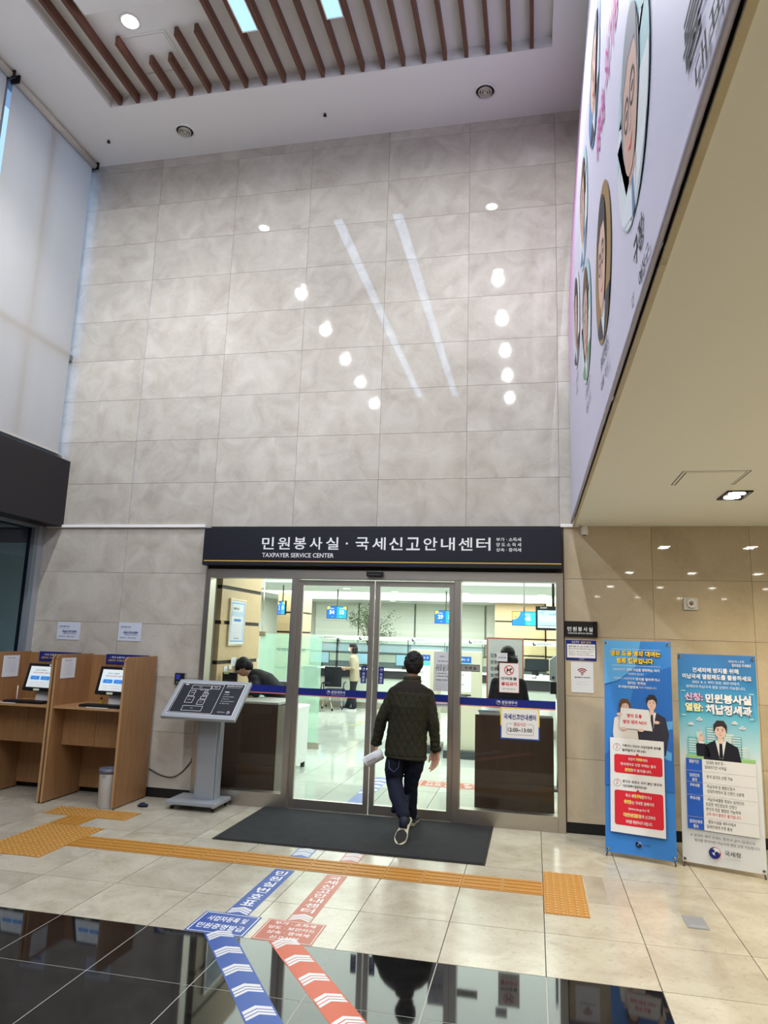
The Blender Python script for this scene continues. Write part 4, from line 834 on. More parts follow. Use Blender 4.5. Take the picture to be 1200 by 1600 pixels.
def paintA(P, w_, h_):
    k = w_ / .60
    P.poly([(0, h_), (0, h_ * .78), (.12, h_ * .80), (.28, h_ * .87), (.33, h_)], BA2, 0); P.poly([(0, h_ * .30), (0, h_ * .44), (.12, h_ * .50), (.20, h_ * .62), (.26, h_ * .76), (.30, h_ * .82), (w_, h_ * .88), (w_, h_ * .30)], BA3, 0)
    P.disc(w_ * 1.0, h_ * .53, .17, BA2, 1, a0=PI / 2, a1=1.5 * PI); P.disc(w_ * 1.0, h_ * .53, .10, BA3, 2, a0=PI / 2, a1=1.5 * PI)
    P.rect(.07, h_ - .85 * .095, .50, h_ - .85 * .092, BWH, 1); P.rect(.07, h_ - .85 * .272, .50, h_ - .85 * .269, BWH, 1)
    P.txt('명의 도용·명의 대여는', .065, h_ - .85 * .172, .505, h_ - .85 * .112, INK, 1, .05); P.txt('범죄 행위입니다', .12, h_ - .85 * .252, .44, h_ - .85 * .19, INK, 1, .05)
    P.txt('명의 도용·명의 대여는', .06, h_ - .85 * .168, .50, h_ - .85 * .108, YEL, 2, .035); P.txt('범죄 행위입니다', .115, h_ - .85 * .248, .435, h_ - .85 * .186, YEL, 2, .035)
    P.txt('사업자등록은', .075, h_ - .85 * .325, .19, h_ - .85 * .30, BWH, 1); P.txt('실제 사업을 영위하는 자가', .20, h_ - .85 * .328, .49, h_ - .85 * .297, BWH, 1, .02); P.txt('신청해야 합니다.', .21, h_ - .85 * .370, .355, h_ - .85 * .345, BWH, 1)
    P.txt('타인에게 사업자등록', .085, h_ - .85 * .42, .27, h_ - .85 * .396, BWH, 1); P.txt('명의를 빌려주거나', .28, h_ - .85 * .425, .49, h_ - .85 * .394, BWH, 1, .02); P.txt('빌리는 행위는', .21, h_ - .85 * .468, .37, h_ - .85 * .438, BWH, 1, .02); P.txt('조세범처벌법에', .125, h_ - .85 * .512, .30, h_ - .85 * .482, BWH, 1, .02); P.txt('따라 처벌됩니다', .31, h_ - .85 * .508, .46, h_ - .85 * .485, BWH, 1)
    y = .97; figure(P, .185, .86, .46, BLOUSE, BLOUSE, SK[2], HR[2], 2, True); figure(P, .415, .85, .52, DKP, BWH, SK[2], HR[1], 2, False, DKP)
    P.poly([(.13, 1.06), (.42, 1.05), (.39, 1.235), (.145, 1.24)], flat('card_edge', (.45, .45, .47), .6), 8); P.poly([(.132, 1.062), (.417, 1.053), (.388, 1.232), (.147, 1.237)], BWH, 9)
    P.txt('명의 도용', .20, 1.155, .33, 1.19, RB, 10, .03); P.txt('명의 대여 NO!!', .165, 1.10, .37, 1.135, RB, 10, .03)
    for hx, hy in ((.135, 1.18), (.17, 1.055), (.32, 1.052), (.455, 1.13)): P.poly(ell(hx, hy, .026, .014, 10), SK[2], 10)
    P.rect(.055, .165, w_ - .075, .965, flat('card_shadow', (.02, .08, .30), .5), 11); P.rect(.05, .172, w_ - .08, .97, BWH, 12)
    for yy, q in ((.91, ('가족이나 지인이 사업자등록 명의를', '빌려달라고 하나요?')), (.605, ('본인도 모르는 사이 본인 명의의', '사업자등록이 발급되었나요?'))):
        P.disc(.11, yy - .02, .032, INK, 13); P.disc(.11, yy - .02, .0295, BWH, 14); P.txt('Q', .098, yy - .01, .122, yy + .006, RB, 15); P.txt('문', .1, yy - .036, .12, yy - .018, RB, 15)
        P.txt(q[0], .155, yy - .014, w_ - .105, yy + .010, INK, 13, .02); P.txt(q[1], .155, yy - .052, .36, yy - .028, INK, 13, .02)
    for y0, y1, L in ((.67, .83, (('당당히 거부하세요!', .085, 1), ('명의대여로 인한 피해는 결국', .0, 0), ('본인에게 돌아옵니다.', .045, 1))), (.235, .525, (('즉시 세무서 방문하거나', .05, 1), ('우편 또는 국세청 홈페이지', .03, 1), ('(www.nts.go.kr) 내', .08, 0), ('국민신문고를 통해 신고하여', .02, 1), ('피해를 예방하시기 바랍니다', .05, 0)))):
        P.rrect(.085, y0, w_ - .095, y1, .02, RB, 13); P.poly([(.27, y1), (.30, y1), (.285, y1 + .02)], RB, 13); n_ = len(L); st_ = (y1 - y0 - .02) / n_
        for i, (s_, ind, yl) in enumerate(L):
            yb_ = y1 - .012 - st_ * (i + 1) + .012; P.txt(s_, .14 + ind * .8, yb_, w_ - .15 - ind * .8, yb_ + st_ * .55, BWH, 14, .015)
            if yl:
                f = s_.split()[0 if s_[0] in '우국본' else 1]; f = f[:2] if f[0] in '거본' else (f[:5] if f[0] == '국' else f[:3]); x_ = (.14 + ind * .8) + (0 if s_[0] in '우국본' else .06); P.txt(f, x_, yb_ - .002, x_ + .03 * len(f), yb_ + st_ * .62, YEL, 15, .03)
    emblem(P, .285, .095, .027, 13, BA2, DARKP); P.txt('국세청', .325, .083, .38, .107, DARKP, 13)
def gradmat():
    m = mat('poster_sky', (.1, .3, .5), .45); t, n, l, b = nodes(m); tc = n.new('ShaderNodeTexCoord'); sp = n.new('ShaderNodeSeparateXYZ'); l.new(tc.outputs['Object'], sp.inputs[0])
    mr = n.new('ShaderNodeMapRange'); mr.inputs[1].default_value = .0; mr.inputs[2].default_value = 1.76; l.new(sp.outputs['Z'], mr.inputs[0])
    l.new(ramp(n, l, mr.outputs[0], [(0, (.66, .69, .75)), (.50, (.66, .71, .76)), (.56, (.42, .66, .74)), (.72, (.08, .40, .58)), (.86, (.03, .20, .48)), (1, (.03, .15, .42))]), b.inputs['Base Color']); return m
TOWN = flat('town_teal', (.14, .45, .52), .6); TOWN2 = flat('town_pale', (.45, .66, .68), .6); GRN = flat('town_green', (.30, .55, .22), .6); PK = flat('pink_letter', (.72, .42, .60), .5); PYE = flat('pale_yellow_letter', (.78, .76, .42), .5)
def paintB(P, w_, h_):
    P.knots = [(0, 0), (.27, .175), (.328, .235), (.352, .27), (.775, .85), (1.135, 1.185), (h_ - .565, h_ - .505), (h_ - .39, h_ - .345), (h_ - .135, h_ - .12), (h_, h_)]
    P.txt('국민의 나라', .42, h_ - .075, .55, h_ - .05, BWH, 1); P.txt('정의로운 국세행정', .45, h_ - .115, .60, h_ - .085, BWH, 1, .01)
    P.txt('전세피해 방지를 위해', .125, h_ - .185, .50, h_ - .135, BWH, 1, .02); P.txt('미납국세 열람제도를 활용하세요', .04, h_ - .25, .60, h_ - .20, BWH, 1, .02)
    P.txt('2023. 4. 3. 부터 모든 세무서에서', .12, h_ - .295, .50, h_ - .265, BWH, 1); P.txt('임대인의 미납국세 열람 신청이 가능합니다.', .07, h_ - .34, .55, h_ - .31, BWH, 1)
    for a, c in ((.02, 1), (w_ - .025, -1)): P.rect(min(a, a + .008 * c), h_ - .60, max(a, a + .008 * c), h_ - .37, BA2, 1); P.rect(min(a, a + .04 * c), h_ - .378, max(a, a + .04 * c), h_ - .37, TOWN2, 1); P.rect(min(a, a + .04 * c), h_ - .60, max(a, a + .04 * c), h_ - .592, TOWN2, 1)
    SH = flat('letter_shadow', (.02, .10, .28), .5)
    for q, m1, m2 in ((0, SH, SH), (1, None, BWH)):
        o = .004 * (1 - q)
        P.txt('신청:', .055 + o, h_ - .465 - o, .205 + o, h_ - .39 - o, PK if q else SH, 1 + q, .04); P.txt('민원봉사실', .225 + o, h_ - .478 - o, .59 + o, h_ - .39 - o, BWH if q else SH, 1 + q, .045)
        P.txt('열람:', .055 + o, h_ - .565 - o, .205 + o, h_ - .488 - o, PYE if q else SH, 1 + q, .04); P.txt('체납징세과', .225 + o, h_ - .58 - o, .59 + o, h_ - .49 - o, BWH if q else SH, 1 + q, .045)
    for x, y in ((.10, 1.085), (.17, 1.13), (.45, 1.12), (.51, 1.08)): P.poly(ell(x, y, .026, .010, 14), BWH, 1); P.poly(ell(x, y + .008, .014, .012, 12), BWH, 1)
    for x0, x1, y1, m in ((.07, .15, .97, TOWN), (.14, .19, 1.02, TOWN2), (.22, .30, 1.07, TOWN), (.36, .44, 1.02, TOWN2), (.42, .50, 1.0, TOWN), (.49, .55, .92, TOWN2)):
        P.rect(x0, .80, x1, y1, m, 1)
        for k in range(int((y1 - .82) / .022)): P.rect(x0 + .008, .83 + .022 * k, x1 - .008, .838 + .022 * k, BWH, 2)
    P.rect(.055, .775, w_ - .04, .81, GRN, 2); figure(P, .335, .525, .61, DARKP, BWH, SK[2], HR[1], 3, False, DARKP)
    P.poly([(.14, .80), (.135, .90), (.16, .93), (.20, .93), (.24, .87), (.25, .80)], DARKP, 4); P.rect(.158, .915, .205, .935, BWH, 5); P.poly(ell(.18, .965, .024, .03), SK[2], 5); P.rect(.174, .98, .187, 1.035, SK[2], 5)
    rows_ = ((.775, .70, ('열람기간',), ('ㆍ임대차 계약 후 ~', '  임대차기간 시작일')), (.70, .632, ('임대인의', '동의'), ('ㆍ동의 없이도 신청 가능',)), (.632, .555, ('구비서류',), ('ㆍ미납국세 등 열람신청서', 'ㆍ임대차계약서 및 신청인 신분증')), (.555, .425, ('주의사항',), ('ㆍ미납국세열람 정보는 임대인의', '  민감한 개인정보로 신청인', '  본인의 현장 열람만 가능하며', '  교부·복사·촬영은 불가합니다.')), (.425, .352, ('임대인에게', '통보'), ('ㆍ열람사실을 세무서에서', '  임대인에게 우편 통보')))
    P.rect(.05, .352, w_ - .04, .775, BWH, 8)
    for y1, y0, a, c in rows_:
        P.rect(.05, y0 + .001, .18, y1 - .001, NAVYB, 9); P.rect(.18, y0, w_ - .04, y0 + .0012, LINEG, 9)
        for i, s_ in enumerate(a): P.ctxt(s_, .115, y1 - .03 - .027 * i - (.008 if len(a) > 1 else 0), .021, BWH, 10, .02, .105)
        for i, s_ in enumerate(c):
            m_ = REDP if '교부' in s_ else INK; P.ctxt(s_, .20, y1 - .028 - .0285 * i - (.01 if len(c) == 1 else 0), .0205, m_, 10, .0, w_ - .255, 'L')
    P.txt('※ 임대차 계약 전에는 종전과 같이 임대인의', .07, .305, .56, .328, INK, 9); P.txt('동의를 받아야만 미납국세 열람 신청 가능합니다.', .10, .27, .60, .293, INK, 9)
    P.knots = None; emblem(P, .255, .105, .045, 9, BWH); P.txt('국세청', .33, .095, .45, .135, INK, 9, .01); P.txt('National Tax Service', .33, .072, .45, .081, LINEG, 9)
xbanner('standing_banner', (.339, -.68, .040), (.909, -.83, .040), (.32, -.5, 1.883), (.90, -.63, 1.883), 'bright blue standing banner with two printed figures beside the camera notice', paintA, BA)
xbanner('standing_banner', (.968, -.76, .036), (1.577, -.95, .036), (1.006, -.58, 1.788), (1.602, -.77, 1.778), 'sky blue and white standing banner with a pointing man at the right edge', paintB, gradmat())

# ---------------------------------------------------------------- the office behind the glass: shell
OWALL = flat('office_wall', (.60, .62, .55), .8); OCEIL = flat('office_ceiling', (.66, .70, .66), .8); OBL = flat('office_blind', (.78, .82, .74), .85)
b = MB(); b.box(-8.3, -8.1, .26, 15, 0, 3.2, OWALL); tag(b.build('wall_left'), kind='structure')
b = MB(); b.box(3.9, 4.1, .26, 15, 0, 3.2, OWALL); tag(b.build('wall_right'), kind='structure')
b = MB(); b.box(-8.1, -5.9, 14.0, 14.2, 0, 3.2, OWALL)
b.box(-5.9, 3.9, 14.0, 14.2, 0, 3.2, OWALL); fw_ = b.build('wall_back'); tag(fw_, kind='structure')
for k in range(6): part('window_frame', fw_, lambda b: (b.box(-7.4 + 1.13 * k, -7.35 + 1.13 * k, 13.94, 14.0, 1.38, 1.72, WFR), b.box(-7.35 + 1.13 * k, -6.27 + 1.13 * k, 13.95, 14.0, 1.36, 1.40, WFR)))
for k in range(5): part('pane', fw_, lambda b: b.box(-7.35 + 1.13 * k, -6.27 + 1.13 * k, 13.985, 13.99, 1.38, 1.72, flat('daylit_window', (.45, .55, .62), .2, .30)))
b = MB()
b.box(-8.1, 3.9, .26, .95, 2.9, 3.2, OCEIL); b.box(-8.1, 3.9, 6.2, 8.75, 2.9, 3.2, OCEIL); b.box(-8.1, 3.9, 12.1, 14.0, 2.9, 3.2, OCEIL); b.box(-8.1, -7.0, .95, 12.1, 2.9, 3.2, OCEIL); b.box(3.0, 3.9, .95, 12.1, 2.9, 3.2, OCEIL)
b.box(-7.0, -5.75, .95, 6.2, 2.78, 3.2, OCEIL); b.box(-8.1, 3.9, .26, 14, 3.2, 3.3, OCEIL)
oc = tag(b.build('ceiling'), kind='structure')
for y0, y1 in ((.95, 6.2), (8.75, 12.1)): part('luminous_cove', oc, lambda b: b.box(-5.75 if y0 < 1 else -7.0, 3.0, y0, y1, 3.17, 3.19, COVE))
for i, (x, y, l_) in enumerate(((-4.35, 7.58, 'above the blue queue screen on the left door'), (-3.40, 8.34, 'behind the door mullion'), (-1.79, 8.5, 'above the right door edge'), (-.09, 8.5, 'above the corner television'), (-4.26, 12.5, 'furthest back before the blinds'))):
    t = thing('downlight', (x, y, 2.88), 'round office ceiling lamp ' + l_, 'light', 'office downlights')
    part('ring', t, lambda b: b.lathe([(.10, 0), (.10, -.006), (.085, -.01), (.085, 0)], (x, y, 2.9), WHT, 20)); part('lamp', t, lambda b: b.lathe([(.083, -.004), (.083, -.009)], (x, y, 2.9), flat('office_lamp', (1, 1, .97), .5, 4), 20))
for x0, x1, l_ in ((-7.0, -5.62, 'pale office roller blind left of the blue queue screen'), (-5.58, -3.86, 'pale office roller blind behind the tall potted tree'), (-3.80, -1.72, 'pale office roller blind behind the twin number screen'), (-1.66, -1.38, 'narrow pale blind strip beside the maple panelling')):
    t = thing('roller_blind', ((x0 + x1) / 2, 13.9, 1.68), l_, 'blind', 'office blinds on the far wall')
    def fb(b):
        n = 13; vs = []
        for k in range(n): vs += [(x0, 13.9 - .02 * (k % 4 == 3), 1.68 + 1.22 * k / (n - 1)), (x1, 13.9 - .02 * (k % 4 == 3), 1.68 + 1.22 * k / (n - 1))]
        b.add(vs, [(2 * k, 2 * k + 1, 2 * k + 3, 2 * k + 2) for k in range(n - 1)], OBL)
    part('fabric', t, fb); part('bottom_bar', t, lambda b: b.box(x0, x1, 13.88, 13.90, 1.66, 1.685, WHT))
GROOVE = flat('panel_groove', (.03, .025, .02), .6)
def panelcol(name, x0, x1, y0, y1, zsj, lab, kind='structure'):
    t = thing(name, ((x0 + x1) / 2, (y0 + y1) / 2, 0), lab, None, kind=kind); z0 = 0
    part('core', t, lambda b: b.box(x0 + .012, x1 - .012, y0 + .012, y1 - .012, 0, 2.9, GROOVE))
    for z in list(zsj) + [2.9]: part('panel', t, lambda b: b.box(x0, x1, y0, y1, z0, z - .045 if z < 2.9 else 2.9, PANELW)); z0 = z
    return t
panelcol('column', -4.55, -4.035, .5, 1.80, (.60, 1.08, 1.50, 1.985, 2.42), 'maple panelled column with dark grooves behind the left glass')
panelcol('column', -6.65, -6.0, 9.5, 10.3, (.6, 1.05, 1.50, 1.93, 2.42), 'maple panelled column standing behind the left door')
panelcol('wall_panelling', -1.34, .02, 12.5, 13.9, (.6, 1.05, 1.5, 1.95, 2.42), 'maple wall panelling at the far right of the office'); panelcol('wall_panelling', .06, 3.8, 11.9, 13.9, (.6, 1.05, 1.5, 1.95, 2.42), 'maple wall panelling')
# notice frame and small papers on the near column (its side faces the room, x = -4.035)
def sidenotice(name, y0, y1, z0, z1, lab, cat, paint, m=PAPER, th=.02):
    t = thing(name, (-4.02, (y0 + y1) / 2, z0), lab, cat); part('board', t, lambda b: b.box(-4.034, -4.034 + th, y0, y1, z0, z1, m))
    if name == 'notice_frame': part('frame', t, lambda b: [b.box(-4.034, -4.008, q[0], q[1], q[2], q[3], CHROME) for q in ((y0 - .015, y0, z0, z1), (y1, y1 + .015, z0, z1), (y0 - .015, y1 + .015, z1, z1 + .02), (y0 - .015, y1 + .015, z0 - .02, z0))])
    P = Print((-4.034 + th, y0, z0), (0, 1, 0), (0, 0, 1)); paint(P, y1 - y0, z1 - z0); P.build('print', t)
PBL = flat('pale_blue_print', (.45, .58, .72), .6)
def pn(P, w_, h_):
    P.frame(.03, .03, w_ - .03, h_ - .03, .012, BA2, 0); P.txt('민원처리 안내', .08, h_ - .12, w_ - .2, h_ - .09, INK, 1, .01); P.rect(.06, h_ - .20, w_ - .06, h_ - .14, PBL, 1); P.rrect(.12, h_ - .265, w_ - .12, h_ - .235, .01, BA, 1)
    for r in range(9):
        for c in range(5): P.txt('안내', .07 + .072 * c, h_ - .31 - .026 * r, .11 + .072 * c, h_ - .298 - .026 * r, LINEG, 1)
    P.txt('분당세무서장', .15, .06, .30, .08, INK, 1)
sidenotice('notice_frame', .74, 1.20, 1.70, 2.25, 'tall framed pale blue notice on the maple column behind the left glass', 'notice', pn)
sidenotice('paper_notice', .90, 1.06, 1.42, 1.53, 'small white paper on the groove of the maple column below the framed notice', 'notice', lambda P, w_, h_: P.txt('안내', .04, .05, .12, .07, LINEG, 0), th=.003)
sidenotice('paper_notice', .70, .80, 1.31, 1.43, 'narrow white label on the maple column above the bending person', 'notice', lambda P, w_, h_: P.txt('주의', .02, .05, .08, .08, LINEG, 0), th=.003)
sidenotice('light_switch', .83, .91, 1.385, 1.435, 'white light switch plate on the maple column', 'switch', lambda P, w_, h_: P.rect(.02, .012, .06, .038, PAPER, 0), WHT, .012)
sidenotice('small_plate', .515, .60, 1.94, 1.985, 'small brass coloured plate in the column groove', 'plate', lambda P, w_, h_: P.rect(.01, .01, .05, .03, GOLD, 0), flat('brass', (.35, .28, .12), .4), .006)

# ---------------------------------------------------------------- office furniture
def desk(x0, x1, lab, zt):
    t = thing('reception_desk', ((x0 + x1) / 2, .6, 0), lab, 'desk')
    part('front_panel', t, lambda b: b.box(x0, x1, .30, .325, .085, zt - .02, DESKB, .002)); part('lower_rail', t, lambda b: b.box(x0 + .05, x1 - .02, .285, .299, .30, .37, DESKB))
    part('top', t, lambda b: b.box(x0 + .04, x1 - .01, .33, .98, zt - .03, zt, flat('desk_top_grey', (.36, .36, .33), .35), .003))
    for a in (x0, x1 - .03): part('leg', t, lambda b: b.box(a, a + .03, .326, .95, 0, zt - .035, DESKB))
    return t
desk(-.90, -.075, 'dark brown desk front behind the right glass under the lunch hours sign', 1.075); desk(-3.92, -3.15, 'dark brown desk front behind the left glass beside the map stand', 1.06)
ns = thing('name_stand', (-.72, .36, 1.075), 'small pale name strip on the right dark desk', 'sign'); part('plate', ns, lambda b: b.box(-.87, -.64, .335, .35, 1.0755, 1.10, GREYP)); P = Print((-.87, .335, 1.0755), (1, 0, 0), (0, 0, 1)); P.txt('국세신고안내', .05, .009, .18, .017, INK, 0); P.build('lettering', ns)
t = thing('monitor', (-4.0, .75, 0), 'back of a black computer monitor behind the left glass', 'monitor')
part('housing', t, lambda b: b.box(-4.01, -3.82, .62, .65, 1.14, 1.36, BLK, .006)); part('stand', t, lambda b: (b.box(-3.90, -3.87, .63, .66, 1.06, 1.2, BLK), b.box(-3.91, -3.80, .56, .68, 1.06, 1.07, BLK)))
part('sticker', t, lambda b: b.box(-3.99, -3.93, .615, .62, 1.34, 1.37, flat('pale_green_paper', (.6, .7, .4), .7)))
t = thing('low_cabinet', (-3.72, 2.1, 0), 'low white cabinet with dark feet behind the left door edge', 'cabinet')
CBW = flat('cabinet_white', (.62, .66, .64), .35)
part('body', t, lambda b: b.box(-4.0, -3.462, 1.76, 2.46, .08, .83, CBW, .004)); part('top', t, lambda b: b.box(-4.01, -3.455, 1.74, 2.47, .83, .858, WHT, .003)); part('door', t, lambda b: b.box(-3.99, -3.74, 1.742, 1.758, .10, .82, CBW, .002)); part('door', t, lambda b: b.box(-3.733, -3.475, 1.742, 1.758, .10, .82, CBW, .002))
for x in (-3.95, -3.50):
    for y in (1.82, 2.40): part('foot', t, lambda b: b.box(x - .025, x + .025, y - .025, y + .025, 0, .08, BLK))
t = thing('paper_sheet', (-3.6, 1.76, .86), 'small pink and white paper at the edge of the low white cabinet', 'paper'); part('sheet', t, lambda b: b.box(-3.70, -3.56, 1.76, 1.86, .8585, .861, flat('pink_paper', (.75, .35, .45), .7)))
t = thing('printer', (-3.75, 2.12, .858), 'white and grey printer on the low cabinet beside the bending person', 'printer')
part('body', t, lambda b: b.box(-3.98, -3.60, 1.98, 2.38, .859, 1.12, flat('printer_white', (.6, .62, .6), .4), .012)); part('lid', t, lambda b: b.box(-3.97, -3.66, 2.0, 2.36, 1.12, 1.19, flat('printer_grey', (.12, .14, .15), .4), .01)); part('tray', t, lambda b: b.prism([(1.90, 1.06), (2.0, 1.10), (2.0, 1.12), (1.90, 1.08)], -3.9, -3.65, BLK, 'X'))
# frosted partition by the left counter
t = thing('glass_partition', (-4.4, 4, 0), 'green frosted glass partition with metal clamp behind the left glass', 'partition')
def slabp(b, x0, x1, z0, z1, y, m): b.box(x0, x1, y, y + .012, z0, z1, m)
part('pane', t, lambda b: slabp(b, -4.88, -4.30, .10, 1.85, 4.0, FROST)); part('pane', t, lambda b: slabp(b, -4.295, -3.78, .10, 1.845, 4.0, FROST)); part('base_rail', t, lambda b: b.box(-4.9, -3.76, 3.98, 4.04, 0, .10, STEELX)); part('clamp', t, lambda b: b.box(-4.93, -4.80, 3.97, 4.04, 1.80, 1.88, flat('clamp_bronze', (.22, .19, .13), .4, )))
P = Print((-3.95, 3.998, 1.56), (-1, 0, 0), (0, 0, 1)); P.n = Vector((0, -1, 0)); P.txt('고객상담창구', .10, 0, .62, .055, flat('glass_ink', (.12, .18, .16), .6), 0, .01); P.build('lettering', t)
b = MB(); b.tube([(-4.865, 4.0, 2.9), (-4.865, 4.0, 1.88)], .006, CHROME, 8); b.build('rod', t)
# hanging queue screens
QB = flat('queue_screen_blue', (.02, .18, .72), .3, .8); QC = flat('queue_screen_cyan', (.03, .42, .85), .3, .8); QY = flat('queue_screen_yellow', (.85, .65, .15), .3, .7); QW = flat('queue_screen_white', (.9, .95, 1), .3, 1.0)
def screen(name, x, y, z, w_, h_, rot, lab, nums, cat='screen', ztop=2.9):
    t = thing(name, (x, y, z), lab, cat, None); M = Matrix.Translation((x, y, z)) @ Matrix.Rotation(rot, 4, 'Z')
    part('housing', t, lambda b: b.box(-w_ / 2 - .01, w_ / 2 + .01, 0, .035, -.01, h_ + .01, BLK, .004, M)); part('pole', t, lambda b: b.tube([M @ Vector((0, .03, h_ * .7)), M @ Vector((0, .03, ztop - z))], .016, flat('pole_grey', (.25, .25, .24), .4), 8))
    Q = Print(M @ Vector((-w_ / 2, 0, 0)), M.to_3x3() @ Vector((1, 0, 0)), Vector((0, 0, 1))); n_ = len(nums); cw = w_ / n_
    for i, s_ in enumerate(nums):
        Q.rect(cw * i, 0, cw * (i + 1), h_, QB if (i == 0) else QC, 0); a = cw * i if i == 0 else cw * (i + 1); sgn_ = 1 if i == 0 else -1
        if n_ == 1: Q.rect(cw * .55, 0, cw, h_, QC, 1)
        r_ = h_ * (.28 if n_ > 1 else .58); Q.poly([(a, h_)] + [(a + sgn_ * r_ * math.cos(q * PI / 12), h_ - r_ * math.sin(q * PI / 12)) for q in range(7)], QY, 2)
        if n_ == 1: Q.txt('상담창구', .02, h_ * .80, cw * .28, h_ * .88, INK, 3); Q.txt('4', cw * .1, h_ * .52, cw * .17, h_ * .72, REDP, 3, .02)
        cx_ = cw * (i + .5) if n_ > 1 else cw * .66; Q.ctxt(s_, cx_, h_ * .34, h_ * .34, QW, 3, .03); Q.ctxt('대기인수', cx_, h_ * .76, h_ * .10, QW, 3, .02); Q.ctxt('창구', cx_ + (.02 if i == 0 else -.02), h_ * .08, h_ * .08, QW, 3)
    Q.build('screen', t); return t
screen('queue_screen', -4.665, 8, 2.245, .46, .265, 0, 'blue hanging queue screen showing 54 and 52, above the tall potted tree', ('54', '52')); screen('queue_screen', -2.17, 8, 2.20, .475, .268, 0, 'blue hanging queue screen showing 29 and 57, cut by the right mullion', ('29', '57'))
screen('queue_screen', -.452, 6, 2.155, .43, .245, 0, 'blue and yellow hanging queue screen showing 45', ('45',), ztop=3.17); screen('queue_screen', -5.64, 7, 2.27, .42, .28, math.radians(-48), 'angled blue hanging queue screen seen through the left glass', ('2', '10'))
t = thing('television', (-.02, 3.5, 2.03), 'black framed television in the upper right corner of the right glass', 'television')
part('housing', t, lambda b: b.box(-.245, .28, 3.5, 3.55, 2.03, 2.395, BLK, .006)); part('bracket', t, lambda b: b.tube([(.02, 3.54, 2.3), (.02, 3.54, 3.17)], .02, BLK, 8))
Q = Print((-.245, 3.5, 2.03), (1, 0, 0), (0, 0, 1)); Q.rect(.03, .075, .50, .30, flat('tv_blue', (.35, .62, .85), .3, .7), 0); Q.rect(.03, .035, .50, .068, flat('tv_strip', (.62, .72, .8), .3, .6), 0); Q.rect(.05, .13, .47, .22, flat('tv_panel', (.5, .72, .92), .3, .75), 1); Q.txt('국세청', .06, .25, .12, .275, BA, 1, .01); Q.txt('안내방송', .20, .225, .36, .255, BA, 1, .02)
for k in range(3): Q.txt('세금 신고는 기한 내에 하세요', .07, .195 - .025 * k, .38 - .05 * k, .207 - .025 * k, INK, 2)
Q.txt('분당세무서', .07, .325, .17, .35, LETW, 0, .01); Q.txt('분당세무서 민원봉사실에서 알려드립니다', .04, .042, .44, .06, INK, 1); Q.build('screen', t)
# long counter with divider header
CW = flat('counter_white', (.55, .60, .54), .5); CD = flat('counter_dark', (.035, .035, .04), .4); HDR = flat('header_white', (.50, .53, .53), .5)
def counter(x0, x1, y0, lab, z=1.01):
    t = thing('service_counter', ((x0 + x1) / 2, y0 + .35, 0), lab, 'counter')
    part('body', t, lambda b: b.box(x0, x1, y0 + .03, y0 + .7, .16, z - .22, CW)); part('fascia', t, lambda b: b.box(x0, x1, y0, y0 + .7, z - .22, z - .02, CD)); part('top', t, lambda b: b.box(x0 - .02, x1 + .02, y0 - .03, y0 + .72, z - .02, z + .01, WHT, .004)); part('base', t, lambda b: b.box(x0, x1, y0 + .02, y0 + .7, 0, .16, STEELX)); return t
counter(-6.6, .9, 10.9, 'long white service counter with dark fascia along the back of the office')
t = thing('glass_divider', (-2.8, 10.9, 1.02), 'row of glass screens with a white header band on the back counter', 'divider')
part('header_band', t, lambda b: b.box(-6.5, 1.0, 10.86, 10.88, 1.76, 1.87, HDR))
for i in range(8):
    x = -6.3 + i * .95; part('pane', t, lambda b: b.box(x + .01, x + .93, 10.885, 10.89, 1.04, 1.76, THING)); part('fin', t, lambda b: b.box(x - .004, x + .004, 10.55, 10.88, 1.02, 1.80, THING))
P = Print((-6.5, 10.86, 1.75), (1, 0, 0), (0, 0, 1))
for x in (-5.80, -4.70, -3.28, -1.79, -.18): P.disc(x + 6.42, .06, .045, DARKP, 0); P.disc(x + 6.435, .075, .03, HDR, 1); P.txt('분당세무서', x + 6.5, .035, x + 6.82, .085, DARKP, 0)
P.build('lettering', t)
BS = flat('monitor_blue_glow', (.22, .34, .45), .3, .35)
for i, (x, l_) in enumerate(((-6.05, 'left end of the back counter'), (-4.75, 'back counter left of the standing woman'), (-3.65, 'back counter behind the right door'), (-2.9, 'back counter right of the walking man'), (-.25, 'back counter near the red framed banner'))):
    t = thing('monitor', (x, 12.0, 1.0), 'computer monitor with pale blue screen, ' + l_, 'monitor', 'monitors on the back counter')
    part('housing', t, lambda b: b.box(x - .27, x + .27, 11.40, 11.44, 1.10, 1.42, BLK, .006)); part('screen', t, lambda b: b.box(x - .255, x + .255, 11.392, 11.399, 1.12, 1.40, BS if i < 4 else DARKP)); part('stand', t, lambda b: b.box(x - .08, x + .08, 11.37, 11.47, 1.02, 1.12, BLK))
t = thing('low_screen', (-3, 12.6, 0), 'dark grey desk screen behind the back counter', 'screen'); part('panel', t, lambda b: b.box(-6.6, .6, 12.2, 12.24, 0, 1.16, flat('screen_fabric', (.10, .11, .12), .8))); part('rail', t, lambda b: b.box(-6.6, .6, 12.19, 12.25, 1.16, 1.18, ALU))
counter(-.62, .75, 7.0, 'white counter with dark fascia right of the red framed banner', 1.12)
t = thing('monitor', (-.2, 7.1, 1.12), 'dark computer monitor on the counter right of the red framed banner', 'monitor'); part('housing', t, lambda b: b.box(-.44, .02, 7.3, 7.34, 1.28, 1.52, BLK, .006)); part('screen', t, lambda b: b.box(-.425, .005, 7.292, 7.299, 1.295, 1.505, flat('dark_screen', (.03, .04, .05), .15))); part('stand', t, lambda b: (b.box(-.24, -.18, 7.31, 7.33, 1.13, 1.3, BLK), b.box(-.32, -.10, 7.25, 7.38, 1.13, 1.14, BLK)))
